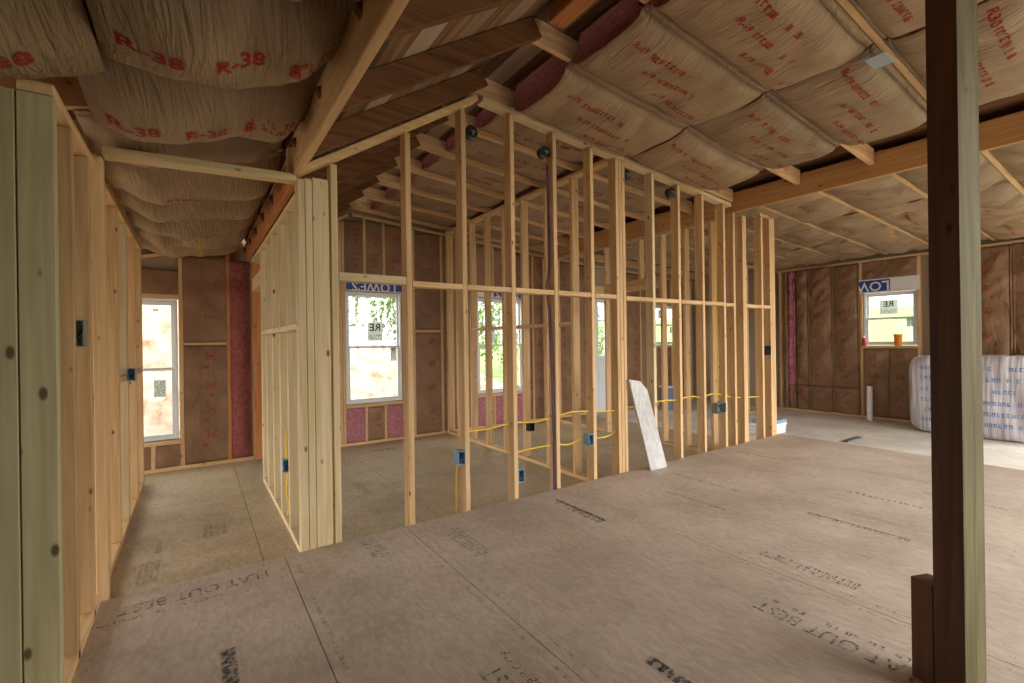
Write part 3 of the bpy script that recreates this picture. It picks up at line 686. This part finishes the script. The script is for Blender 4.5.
# low left side and hall: batts run from the left up to the beam and sag
s3 = V((1, 0, .24)).normalized(); n3 = V((.24, 0, -1)).normalized()
hall_names = {0: 'at the far end of the hall', 1: 'second from the hall end', 2: 'third from the hall end', 3: 'midway along the hall', 4: 'just inside the hall', 5: 'over the hall opening', 6: 'one bay in front of the hall opening', 7: 'large, low over the near left, heavily printed', 8: 'nearest the camera on the left'}
for k in range(0, 9):
    yb, ya = LY[k] , LY[k+1]
    if k == 0: pass
    x1 = .462 if ya < 2.3 else .435 if ya < 3.0 else .495
    x0 = -.268 if k >= 7 else -.36 if k == 6 else -.43
    ps = []
    if k >= 6:
        rg = random.Random(k)
        for j, (t, u) in enumerate((('R-38', .12), ('R-38', .37), ('8', .54))): ps.append(('T', t, .085, u, (yb - ya) * .42, math.pi, -1, None))
        ps.append(('S', 3, .10, .60, (yb - ya) * .42, math.pi, 1, .14)); ps.append(('S', 2, .10, .72, (yb - ya) * .42, math.pi, 1, .10))
        if x0 < -1: pass
    else: ps = [('S', 1, .04, .45, (yb - ya) * .55, math.pi, 1, .45)]
    batt('ceiling_batt', (x0, ya + .002, zr(x0) - .002), s3, (0, 1, 0), n3, (x1 - x0) / s3.x, yb - ya - .004, .13, (.225 if k >= 6 else .12 if k == 5 else .19), 800 + k,
         'sagging paper-faced batt %s' % hall_names[k], 'sagging batts on the left and over the hall', ps, endf=((.35, .6) if k >= 6 else (.75, .75)), wr=.018, pw=2.6)
    if k >= 7:
        batt('ceiling_batt', (-1.6, ya + .102, zr(-1.6) - .025), s3, (0, 1, 0), n3, (1.33) / s3.x, yb - ya - .004, .015, .17, 850 + k,
             'printed batt above the near left wall, pink end showing, ' + ('behind' if k == 7 else 'in front'), 'batts above the near left wall',
             [('T', 'R-38', .095, 1.12, (yb-ya)*.42, math.pi, -1, None), ('S', 3, .1, .95, (yb-ya)*.42, math.pi, 1, .14), ('S', 2, .1, .75, (yb-ya)*.42, math.pi, 1, .2)], endf=(.1, .1), wr=.014, pw=2.6)

# batts in the rear wall, standing between the studs
def wall_batt(axis, a0, a1, z0, z1, seed, label, group, mats=None, bulge=.02, wr=.012, rec=.01, prints=True, skew=2, tab=.004, thick=.07):
    if axis == 'Y': O, U, Vv, Nn = (a0, YB + rec, z0), (0, 0, 1), (1, 0, 0), (0, -1, 0)
    else: O, U, Vv, Nn = (XF + rec, a0, z0), (0, 0, 1), (0, 1, 0), (-1, 0, 0)
    lu, w = z1 - z0, a1 - a0; ps = None
    if prints and w > .12:
        rg = random.Random(seed); ps = []; u = .2
        while u < lu - .15:
            ps.append(('T', 'R', .06, u, w * .62, 0, 1, None) if rg.random() < .3 else ('S', 1, .05, u, w * (.5 + rg.uniform(-.1, .18)), HP, 1, .06))
            ps.append(('S', 3, .10, u + .12, w * .6, HP, -1, .10)); u += rg.uniform(.28, .36)
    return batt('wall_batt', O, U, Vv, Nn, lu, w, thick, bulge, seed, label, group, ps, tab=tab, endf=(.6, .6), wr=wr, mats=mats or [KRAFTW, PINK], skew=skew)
gb = 'batts in the rear wall'
sb = sorted(BACKSTUDS); n = 0
wins = [(a, b, lo, hi) for k, (ax, a, b, lo, hi) in WIN.items() if ax == 'Y'] + [DOOR]
spot = lambda x: ('in the room left of the hall' if x < -.5 else 'at the hall end by the tall window' if x < .29 else 'behind the hall corner' if x < .62 else 'left of the first room window' if x < 1.6
                  else 'right of the first room window' if x < 3.0 else 'left of the second room window' if x < 3.7 else 'right of the second room window' if x < 4.9 else 'left of the glazed door' if x < 6.2 else 'right of the glazed door')
cnt = {}
for i in range(len(sb) - 1):
    a, b = sb[i] + T + .001, sb[i+1] - .001
    if b - a < .05 or any(w_[0] - .05 < (a+b)/2 < w_[1] + .05 for w_ in wins) or (.49 < (a + b)/2 < .64): continue
    top = min(zr(a), zr(b)) - .10
    pk = .3 < a < .4
    if pk: b = .54
    s = spot((a+b)/2); cnt[s] = cnt.get(s, 0) + 1
    zb = [(ZB + .002, top)]
    if abs(a + .110) < .01: zb = [(ZB + .002, 1.188), (1.217, top)]
    if abs(a - 2.619) < .01: zb = [(ZB + .002, 1.328), (1.370, top)]
    for q, (lo, hi) in enumerate(zb):
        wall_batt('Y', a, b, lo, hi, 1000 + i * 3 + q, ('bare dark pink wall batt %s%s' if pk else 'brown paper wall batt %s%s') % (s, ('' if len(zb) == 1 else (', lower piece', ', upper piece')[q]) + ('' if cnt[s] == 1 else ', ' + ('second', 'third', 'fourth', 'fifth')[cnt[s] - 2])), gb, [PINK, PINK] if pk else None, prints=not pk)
# below and above the windows
for k, (ax, a, b, lo, hi) in WIN.items():
    if ax != 'Y': continue
    xa = max([x for x in BACKSTUDS if x < a]) + T; xb = min([x for x in BACKSTUDS if x >= b - .001]); hh = .14 if hi > 1.8 else .05
    cuts = [xa] + [xa + (xb - xa) * (i + 1) / 3 for i in range(2)] + [xb]
    wn_ = {1: 'the tall hall window', 2: 'the first room window', 3: 'the second room window', 4: 'the small rear window'}[k]
    for i in range(3):
        aa = cuts[i] + (T/2 if i else 0) + .002; bb = cuts[i+1] - (T/2 if i < 2 else 0) - .002
        bare = (k == 2 and i != 1) or k == 3
        ll = ('left', 'middle', 'right')[i]
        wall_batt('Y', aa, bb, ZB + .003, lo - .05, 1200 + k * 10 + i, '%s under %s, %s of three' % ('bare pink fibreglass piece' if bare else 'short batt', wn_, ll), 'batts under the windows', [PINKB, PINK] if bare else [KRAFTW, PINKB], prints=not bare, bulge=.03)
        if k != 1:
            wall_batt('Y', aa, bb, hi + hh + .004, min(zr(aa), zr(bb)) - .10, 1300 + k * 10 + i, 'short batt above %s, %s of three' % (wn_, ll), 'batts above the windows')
    if k == 1: wall_batt('Y', xa + .002, xb - .002, hi + hh + .004, min(zr(xa), zr(xb)) - .10, 1390, 'wide batt above the tall hall window', 'batts above the windows')
# far wall: wrinkled facing lapped over the studs, with a fold on the left
FB = [(.57, .97, 'third right of the post'), (.97, 1.38, 'second right of the post'), (1.38, 1.79, 'first right of the post'), (1.79, 2.198, 'behind the post'),
      (3.152, 3.54, 'touching the left of the window'), (3.54, 3.92, 'second left of the window'), (3.92, 4.16, 'third left of the window'), (4.162, 4.30, 'next to the bare corner studs')]
for i, (a, b, w_) in enumerate(FB):
    z_ = [(ZB + .003, .30), (.304, 2.418)] if a > 3.1 else [(ZB + .003, 2.418)]
    for q, (lo, hi) in enumerate(z_):
        bare = a > 4.16 and q == 1
        wall_batt('X', a + .001, b - .001, lo, hi, 1500 + i * 3 + q, ('bare pink strip' if bare else 'wrinkled brown batt') + ' in the far wall, ' + w_ + ('' if len(z_) == 1 else (', lower', ', upper')[q]), 'batts in the far wall',
                  mats=[PINKB, PINK] if bare else [KRAFTW, PINK], bulge=.055, wr=.034, skew=7, rec=-.007, tab=.052, thick=.004)
for i, (a, b) in enumerate(((2.24, 2.355), (2.40, 2.76), (2.762, 3.11))):
    if i: wall_batt('X', a, b, ZB + .003, .98, 1600 + i, 'short wrinkled batt under the far window, %s half' % ('', 'right', 'left')[i], 'batts under the far window', bulge=.05, wr=.03, skew=6)
    if i: wall_batt('X', a, b, 2.128, 2.418, 1610 + i, 'short wrinkled batt above the far window, %s half' % ('', 'right', 'left')[i], 'batts above the far window', bulge=.05, wr=.03, skew=6)

# ------------------------------------------------------------------ house wrap over the window headers
def wrap(axis, a0, a1, z0, z1, ba, bb, txt, size, label, cx):
    base = (YB if axis == 'Y' else XF) - .006
    P = (lambda a, d, z: (a, base + d, z)) if axis == 'Y' else (lambda a, d, z: (base + d, a, z))
    t = thing('house_wrap', P((a0+a1)/2, 0, z0), label, 'house wrap', 'house wrap over window headers')
    def bx(mb, A0, A1, d0, d1, Z0, Z1):
        if axis == 'Y': mb.box(A0, A1, base + d0, base + d1, Z0, Z1)
        else: mb.box(base + d0, base + d1, A0, A1, Z0, Z1)
    mb = MB(); bx(mb, a0, a1, -.0, .003, z0, z1); mb.build('sheet', WRAP, t)
    mb = MB(); bx(mb, ba, bb, -.002, -.0005, z0 + .012, z1 - .02); mb.build('printed_band', NAVY, t)
    mb = MB(); sg = 1 if axis == 'Y' else -1
    letters(mb, txt, size, lambda x, y: P(cx + sg * x, -.003, (z0 + z1)/2 - .005 + y), rot=math.pi, bold=.012); mb.build('printed_lettering', LETTERW, t)
wrap('Y', 1.645, 2.43, 1.888, 2.03, 1.65, 2.43, "LOWE'S", .175, 'white wrap strip with inverted white lettering on blue, over the first room window', 2.03)
wrap('Y', 3.65, 4.55, 1.888, 2.02, 3.95, 4.54, "LOWE'S", .15, 'white wrap strip with blue band, over the second room window', 4.25)
wrap('X', 2.36, 3.27, 1.907, 2.125, 2.73, 3.25, "LOW", .215, 'white wrap strip with blue block and inverted letters, over the far window', 2.985)

# ------------------------------------------------------------------ upright post under the ridge, and the stub beside it
A_, B_, C_, D_ = (2.0216, .4929), (1.9897, .4098), (2.0728, .3780), (2.1047, .4611)
mb = MB()
def prism(mb, pts, z0, z1, side):
    n = len(pts)
    for i in range(n):
        p, q = pts[i], pts[(i + 1) % n]; mb.quad([(*p, z0), (*q, z0), (*q, z1), (*p, z1)], side[i])
    mb.quad([(*p, z1) for p in pts], side[-1]); mb.quad([(*p, z0) for p in pts][::-1], side[-1])
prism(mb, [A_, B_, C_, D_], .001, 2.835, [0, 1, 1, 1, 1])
o = mb.build('support_post', [DARKPOST, MOSSY], None); tag(o, 'tall upright post in the right foreground, dark stained on one face, greenish on the other', 'post')
t1, t2 = V((.358, .934)), V((.934, -.358))
p0 = V(A_) + t1 * .004; mb = MB(); pts = [p0 + t1 * .066, p0, p0 + t2 * .075, p0 + t1 * .066 + t2 * .075]
prism(mb, [tuple(p) for p in pts], .001, .345, [0] * 5)
o = mb.build('post_stub', DARKPOST, None, .006); tag(o, 'short dark stub of timber standing against the foreground post', 'post')

# leaning white board
mb = MB(); nrm = V((0, 1, .08)).normalized()
P0 = [(3.365, 2.745, .002), (3.59, 2.745, .002), (3.43, 2.83, .72), (3.345, 2.84, .80), (3.20, 2.84, .825)]
P1 = [(x, y + .018, z) for x, y, z in P0]
mb.quad(P0); mb.quad(P1[::-1])
for i in range(5): j = (i + 1) % 5; mb.quad([P0[j], P0[i], P1[i], P1[j]])
o = mb.build('board_offcut', BOARDW, None); tag(o, 'white board offcut leaning against the three-stud post', 'board')

# bale of insulation in plastic
t = thing('insulation_bale', (8.76, 1.65, D), 'large plastic-wrapped bale of insulation with blue print, under the far window', 'insulation')
bm = bmesh.new(); bmesh.ops.create_cube(bm, size=1)
bmesh.ops.subdivide_edges(bm, edges=bm.edges, cuts=14, use_grid_fill=True)
for v in bm.verts:
    x, y, z = v.co * 2; e = 9.0
    l = (abs(x) ** e + abs(y) ** e + abs(z) ** e) ** (1 / e); f = 1 / l
    p = V((x, y, z)) * f
    q = noise.noise(V((x * 2, y * 3, z * 1.5))) * .03 + noise.noise(V((x * 2, y * 14, z * 1.2))) * .014
    v.co = (p.x * (.33 + q), p.y * .66 * (1 + q * .4), .545 + p.z * .543 * (1 + q * .25))
for f in bm.faces: f.smooth = True
me = bpy.data.meshes.new('bale_body'); bm.to_mesh(me); bm.free(); me.materials.append(BALE)
o = bpy.data.objects.new('bale_body', me); COL.objects.link(o); o.parent = t
mb = MB()
fx = lambda x, y: (8.76 - .352 - (.006 if abs(y - .36) > .3 else .012), 1.65 - x, y)
for i, z in enumerate((.16, .30, .45, .60, .74, .02)): smallprint(mb, 1.0, .07, fx, 0, z, seed=40 + i, rows=1, fill=.75)
mb.build('printed_lettering', SKYINK, t)
# white pipe at the far wall
mb = MB(); mb.tube([(9.06, 2.97, D + .001), (9.06, 2.965, .37)], .038, 16); o = mb.build('pipe_riser', PVC, None); tag(o, 'white plastic pipe rising from the floor below the far window', 'pipe')
# things on the far sill
def lathe(name, m, c, prof, par=None, n=16):
    mb = MB(); mb.tube([(c[0], c[1], c[2] + z) for z, r in prof], [r for z, r in prof], n); return mb.build(name, m, par, 0, False)
o = lathe('cup', ORANGE, (XF - .012 + .0, 2.635, 1.027), [(0, .044), (.18, .058), (.185, .058)]); tag(o, 'orange cup on the sill of the far window', 'cup')
t = thing('spray_bottle', (XF - .01, 3.09, 1.027), 'small red bottle at the left end of the far sill', 'bottle')
lathe('bottle_body', REDP, (XF - .01, 3.09, 1.027), [(0, .03), (.10, .03), (.13, .012)], t); lathe('bottle_cap', BAGW, (XF - .01, 3.09, 1.16), [(0, .012), (.04, .012)], t)
# scraps on the floor beyond
mb = MB()
for i in range(3): mb.box(6.5 + i * .02, 7.0 + i * .02, 3.3, 3.62, D + .001 + i * .05, D + .05 + i * .05, 0)
o = mb.build('wrapped_bundle', [BAGW], None, .012); tag(o, 'white and blue wrapped bundle on the floor behind the long partition', 'bundle')
mb = MB(); mb.box(6.62, 6.98, 3.28, 3.60, D + .152, D + .20); o2 = mb.build('blue_wrap', BLUEBOX, None, .01); o2.parent = o
mb = MB(); mb.box(6.9, 7.35, 2.50, 2.56, D + .001, D + .02); o = mb.build('lumber_scrap', flat('grey_scrap', (.10, .10, .11)), None, .003); tag(o, 'thin dark scrap lying on the pale floor beyond the long partition', 'scrap')
t = thing('pail', (7.55, 5.75, D), 'slate-blue pail standing below the small rear window', 'pail')
lathe('pail_body', PAILB, (7.55, 5.75, D + .001), [(0, .13), (.42, .15), (.43, .155)], t); lathe('lid', BAGW, (7.55, 5.75, D + .433), [(0, .155), (.02, .155)], t)

# ------------------------------------------------------------------ electrical boxes, cables
def ebox(c, label, m=BLUEBOX, w=.055, d=.07, h=.095, open_side='-Y', group='blue and grey outlet boxes'):
    t = thing('outlet_box', c, label, 'electrical box', group); mb = MB(); th = .004; x, y, z = c; a, b, e = w/2, d/2, h/2
    mb.box(x-a, x-a+th, y-b, y+b, z-e, z+e); mb.box(x+a-th, x+a, y-b, y+b, z-e, z+e); mb.box(x-a+th, x+a-th, y-b, y+b, z-e, z-e+th); mb.box(x-a+th, x+a-th, y-b, y+b, z+e-th, z+e)
    if open_side == '-Y': mb.box(x-a+th, x+a-th, y+b-th, y+b, z-e+th, z+e-th)
    else: mb.box(x-a+th, x+a-th, y-b, y-b+th, z-e+th, z+e-th)
    mb.build('box_shell', m, t)
    mb = MB()
    for k in (-1, 1):
        pts = [(x + k * .012, y + b - .01, z + .03), (x + k * .016, y - .01, z + .01), (x + k * .004, y - b * .7, z - .01), (x - k * .01, y - b * .8, z - .028)]
        mb.tube(pts, .0035, 6)
    mb.build('wires', BLACK, t)
    return t
ebox((1.520, YA + .03, .375), 'blue outlet box low on the third stud of the long partition')
ebox((2.032, YA + .04, .16), 'pale blue outlet box near the floor on the right of a partition stud', h=.10)
ebox((2.752, YA + .03, .34), 'blue-grey outlet box crossed by the lower yellow cable', w=.055)
ebox((4.68, YA + .028, .43), 'wide grey outlet box on the right half of the long partition', m=GREYBOX, w=.16, h=.11)
ebox((5.70, YA + .03, 1.03), 'dark switch box high on the last post of the long partition', m=BLACK, w=.07, h=.11)
ebox((-.41, 2.645, 1.24), 'dark switch box on the near left stud wall', m=GREYBOX, w=.05, h=.11)
ebox((-.405, 4.56, .97), 'blue outlet box at the end of the hall left wall', w=.05)
ebox((-.475, 3.57, .88), 'black box between studs of the hall left wall', m=BLACK, w=.05, h=.13)
ebox((.57, 3.99, .24), 'blue outlet box low in the hall right wall', d=.06, w=.05)
ebox((2.95, 4.0, .27), 'black low box behind the partition beside the lower yellow cable', m=BLACK, w=.06)
def round_box(c, label):
    t = thing('ceiling_box', c, label, 'electrical box', 'round black fixture boxes'); x, y, z = c
    mb = MB(); mb.tube([(x, y + .02, z), (x, y - .03, z), (x, y - .032, z)], [.048, .05, .044], 20); mb.build('box_shell', BLACK, t)
    mb = MB(); mb.tube([(x + .012, y - .031, z + .014), (x + .004, y - .055, z), (x - .006, y - .05, z - .03)], .0035, 6); mb.tube([(x - .01, y - .031, z + .01), (x + .01, y - .06, z - .012)], .0035, 6); mb.build('wires', STEEL, t)
round_box((2.324, 2.93, 2.69), 'round black fixture box high on the purple-cable stud')
round_box((3.27, 2.93, 2.69), 'round black fixture box just right of the three-stud post')
round_box((3.925, 2.93, 2.64), 'round black fixture box right of centre, with a dangling wire')
round_box((1.69, 2.99, 2.72), 'round black fixture box left, near the peak of the partition')
def cable(name, pts, label, m, r=.0065, sub=6, g=None):
    P = [V(p) for p in pts]; out = []
    for i in range(len(P) - 1):
        p0, p1, p2, p3 = P[max(i-1, 0)], P[i], P[i+1], P[min(i+2, len(P)-1)]
        for s in range(sub):
            t = s / sub; out.append(.5 * ((2*p1) + (p2-p0)*t + (2*p0-5*p1+4*p2-p3)*t*t + (3*p1-p0-3*p2+p3)*t**3))
    out.append(P[-1]); mb = MB(); mb.tube(out, r, 7); o = mb.build(name, m, None, 0, True); tag(o, label, 'cable', g); return o
YC = YA + .05
cable('power_cable', [(1.568, YC, .545), (1.75, YC, .54), (1.98, YC, .56), (2.2, YC, .545), (2.39, YC, .565), (2.6, YC, .585), (2.80, YC, .57), (3.06, YC, .55), (3.2, YC, .545), (3.45, YC, .55), (3.60, YC, .575), (3.8, YC, .58), (3.99, YC, .57), (4.2, YC, .59), (4.39, YC, .565), (4.6, YC, .585), (4.78, YC, .56), (4.97, YC, .52), (5.2, YC, .5), (5.56, YC, .48)], 'upper yellow cable drooping from stud to stud along the partition', YELLOW)
cable('power_cable', [(1.985, YC, .29), (2.06, YC, .335), (2.39, YC, .34), (2.55, YC, .32), (2.72, YC + .02, .345), (2.9, YC, .33), (3.02, YC, .335), (3.1, YC, .37)], 'lower yellow cable feeding the blue-grey outlet box', YELLOW)
cable('power_cable', [(1.512, YA + .075, -.13), (1.516, YA + .08, .0), (1.514, YA + .075, .2), (1.52, YA + .07, .33)], 'short yellow cable rising beside the blue outlet box', YELLOW)
cable('power_cable', [(4.72, YA + .07, .48), (4.735, YA + .075, .6), (4.74, YA + .07, .9), (4.735, YA + .075, 1.5), (4.742, YA + .07, 2.2), (4.74, YA + .075, 2.6)], 'yellow cable running up from the wide grey box', YELLOW)
cable('data_cable', [(2.362, YA + .02, -.12), (2.364, YA + .024, .4), (2.36, YA + .03, .9), (2.364, YA + .05, 1.3), (2.36, YA + .06, 1.45), (2.358, YA + .078, 1.62), (2.364, YA + .05, 1.8), (2.362, YA + .05, 2.3), (2.36, YA + .055, 2.6)], 'dark purple cable stapled down the side of a partition stud', PURPLE, .0075)
cable('power_cable', [(-.46, 3.55, .82), (-.455, 3.56, .6), (-.462, 3.55, .4), (-.45, 3.56, .2), (-.46, 3.55, .0)], 'yellow cable hanging in the hall left wall', YELLOW)
cable('power_cable', [(.575, 3.93, .20), (.565, 3.92, .05), (.58, 3.91, -.05), (.57, 3.93, -.13)], 'yellow cable below the blue box in the hall right wall', YELLOW)
cable('power_cable', [(.575, 3.95, .30), (.567, 3.93, .45), (.58, 3.92, .55), (.572, 3.9, .62)], 'yellow cable above the blue box in the hall right wall', YELLOW)
cable('power_cable', [(.02, 4.75, 2.16), (.04, 4.77, 2.04), (.02, 4.78, 1.97), (.05, 4.77, 1.95), (.06, 4.78, 2.0), (.08, 4.75, 2.14)], 'loop of yellow wire dangling below a hall batt', BRASS, .004)
cable('power_cable', [(7.2, 2.1, 2.62), (7.25, 2.13, 2.46), (7.32, 2.1, 2.44), (7.38, 2.12, 2.47), (7.36, 2.15, 2.6)], 'small yellow wire loop under the side room ceiling', BRASS, .005)
# plate on the exposed rafter and the small ball lamp holder
mb = MB(); xk, yk = 3.16, .97 + .02; mb.box(xk, xk + .16, yk - .05, yk + .05, zr(3.2) - .105, zr(3.2) - .10); o = mb.build('metal_plate', STEEL, None, .001); tag(o, 'small galvanised plate where ceiling batts meet, upper right', 'metal plate')

# ------------------------------------------------------------------ outdoors
def ground_mesh(name, m, x0, x1, y0, y1, fn, n=60):
    mb = MB()
    for i in range(n + 1):
        for j in range(n + 1):
            x, y = x0 + (x1-x0)*i/n, y0 + (y1-y0)*j/n; mb.v.append(V((x, y, fn(x, y))))
    for i in range(n):
        for j in range(n): a = i*(n+1)+j; mb.f.append([a, a+n+1, a+n+2, a+1]); mb.m.append(0)
    return struct(mb.build(name, m, None, 0, True))
sm = lambda t: max(0, min(1, t)) ** 2 * (3 - 2 * max(0, min(1, t)))
EARTH = make_ground('bare_earth', [(.35, (.30, .24, .18)), (.65, (.46, .40, .33))], 1.5)
ground_mesh('ground', EARTH, -60, 80, -60, 90, lambda x, y: -.55 + .06 * noise.noise(V((x*.2, y*.2, 0))), 50)
ground_mesh('ground_lawn', LAWN, 11.5, 60, -20, 60, lambda x, y: -.42 + .095 * (x - 11.5) + .05 * noise.noise(V((x*.2, y*.2, 0))), 40)
ground_mesh('ground_lawn_rear', LAWN, 5.0, 30, 14, 50, lambda x, y: -.44 + .05 * noise.noise(V((x*.2, y*.2, 0))), 40)
def bank(x, y):
    top = 2.6 - 1.55 * sm((x + 1.0) / 4.0)
    return -.6 + (top + .6) * sm((y - 8.2) / 5.0) * sm((9.5 - x) / 4.5) + .16 * noise.noise(V((x * 1.3, y * 1.3, 3))) + .07 * noise.noise(V((x * 4, y * 4, 7)))
ground_mesh('ground_clay_bank', CLAY, -9, 10, 7.0, 20, bank, 90)
def bush(x, y, z, r, h, seed, label, nl=1500):
    rg = random.Random(seed); t = thing('bush', (x, y, z), label, 'bush', 'green growth outside the rear windows')
    mb = MB()
    for k in range(6):
        a = rg.uniform(0, 6.28); mb.tube([(x, y, z - .1), (x + math.cos(a)*r*.3, y + math.sin(a)*r*.3, z + h*.45), (x + math.cos(a)*r*.7, y + math.sin(a)*r*.7, z + h*.85)], [.05, .03, .008], 5)
    mb.build('stems', BARK, t)
    mb = MB()
    for k in range(nl):
        d = V((rg.gauss(0, 1), rg.gauss(0, 1), rg.gauss(0, 1))).normalized() * rg.random() ** .35
        p = V((x + d.x*r, y + d.y*r, z + h*.55 + d.z*h*.5)); p += V((noise.noise(p*1.5), noise.noise(p*1.5 + V((9,0,0))), 0)) * .3
        a = V((rg.gauss(0,1), rg.gauss(0,1), rg.gauss(0,1))).normalized(); b = a.orthogonal().normalized(); c = a.cross(b)*.5; s = rg.uniform(.06, .13)
        mb.quad([p - b*s, p - c*s, p + b*s, p + c*s])
    mb.build('foliage', LEAF, t)
bush(3.0, 14.0, 1.0, 1.25, 3.2, 1, 'leafy bush on the bank, seen through the first room window, left')
bush(5.7, 14.4, .8, 1.25, 3.6, 2, 'leafy bush on the bank, seen through the first room window, right')
bush(8.6, 15.5, .3, 1.5, 3.4, 3, 'leafy bush seen through the second room window')
bush(13.0, 19.0, -.5, 2.2, 4.5, 4, 'tall leafy bush beyond the lawn behind the second room window')
bush(19.5, 20.0, -.5, 2.6, 4.0, 5, 'leafy bush far behind the small rear window')
bush(4.6, 19.0, 1.0, 2.6, 5.5, 6, 'taller growth behind the bushes on the bank', 2600)

# ------------------------------------------------------------------ light
w = bpy.data.worlds.new('World'); SC.world = w; w.use_nodes = True; nt = w.node_tree; nt.nodes.clear()
o = N(nt, 'ShaderNodeOutputWorld'); bg = N(nt, 'ShaderNodeBackground', i_Strength=2.3); L(nt, bg.outputs[0], o.inputs[0])
tc = N(nt, 'ShaderNodeTexCoord'); sx = N(nt, 'ShaderNodeSeparateXYZ'); L(nt, tc.outputs['Generated'], sx.inputs[0])
r = ramp(nt, sx.outputs[2], [(.0, (1.0, .97, .93)), (.5, (1.0, .98, .95))]); L(nt, r.outputs[0], bg.inputs[0])
# two glows added to the sky, west and south, to brighten hall and studs
nz = N(nt, 'ShaderNodeVectorMath', operation='NORMALIZE'); L(nt, tc.outputs['Generated'], nz.inputs[0])
dt = N(nt, 'ShaderNodeVectorMath', operation='DOT_PRODUCT'); L(nt, nz.outputs[0], dt.inputs[0]); dt.inputs[1].default_value = (-.88, .25, .40)
gl = N(nt, 'ShaderNodeMapRange', interpolation_type='SMOOTHSTEP'); gl.inputs[1].default_value = .55; gl.inputs[2].default_value = 1.0; gl.inputs[3].default_value = 2.2; gl.inputs[4].default_value = 8.0
L(nt, dt.outputs['Value'], gl.inputs[0]); d2 = N(nt, 'ShaderNodeVectorMath', operation='DOT_PRODUCT'); L(nt, nz.outputs[0], d2.inputs[0]); d2.inputs[1].default_value = (.35, -.84, .41)
g2 = N(nt, 'ShaderNodeMapRange', interpolation_type='SMOOTHSTEP'); g2.inputs[1].default_value = .45; g2.inputs[2].default_value = 1.0; g2.inputs[3].default_value = 0.0; g2.inputs[4].default_value = 5.5
L(nt, d2.outputs['Value'], g2.inputs[0]); sm2 = N(nt, 'ShaderNodeMath', operation='ADD'); L(nt, gl.outputs[0], sm2.inputs[0]); L(nt, g2.outputs[0], sm2.inputs[1]); L(nt, sm2.outputs[0], bg.inputs['Strength'])
def portal(name, loc, rot, sx_, sy_):
    l = bpy.data.lights.new(name, 'AREA'); l.shape = 'RECTANGLE'; l.size = sx_; l.size_y = sy_; l.cycles.is_portal = True
    o = bpy.data.objects.new(name, l); COL.objects.link(o); o.location = loc; o.rotation_euler = rot
portal('portal_front', (3.9, -2.06, 1.32), (R(90), 0, 0), 3.2, 2.6)
portal('portal_front_side', (7.4, -2.06, 1.13), (R(90), 0, 0), 3.4, 2.63)
portal('portal_right', (XF + .13, -.5, 1.18), (0, R(90), 0), 2.35, 2.8)
portal('portal_right', (XF + .13, 2.75, 1.5), (0, R(90), 0), .94, .71)
portal('portal_left', (-3.36, 4.3, 1.05), (0, R(-90), 0), 2.45, 4.0)
for k, (ax, a, b, lo, hi) in WIN.items():
    if ax == 'Y': portal('portal_back', ((a+b)/2, YB + .13, (lo+hi)/2), (R(-90), 0, 0), b - a, hi - lo)
portal('portal_back', (6.58, YB + .13, 1.4), (R(-90), 0, 0), .8, 1.2)

# ------------------------------------------------------------------ camera
cam = bpy.data.cameras.new('Camera'); cam.sensor_width = 36; cam.lens = 464 * 36 / 1024; cam.clip_start = .02
co = bpy.data.objects.new('Camera', cam); COL.objects.link(co); SC.camera = co
co.matrix_world = Matrix.Translation((0, 0, 1.18)) @ Matrix.Rotation(R(-34.3), 4, 'Z') @ Matrix.Rotation(R(90), 4, 'X') @ Matrix.Rotation(R(-.8), 4, 'Z')
vs = SC.view_settings; vs.view_transform = 'Standard'; vs.look = 'None'; vs.gamma = 1; vs.use_curve_mapping = False; vs.exposure = 0.4
SC.display_settings.display_device = 'sRGB'
SC.cycles.use_denoising = True
SC.cycles.max_bounces = 12; SC.cycles.diffuse_bounces = 8; SC.cycles.transparent_max_bounces = 16; SC.cycles.sample_clamp_indirect = 8
for o in bpy.data.objects:
    if '_base' in o: del o['_base']
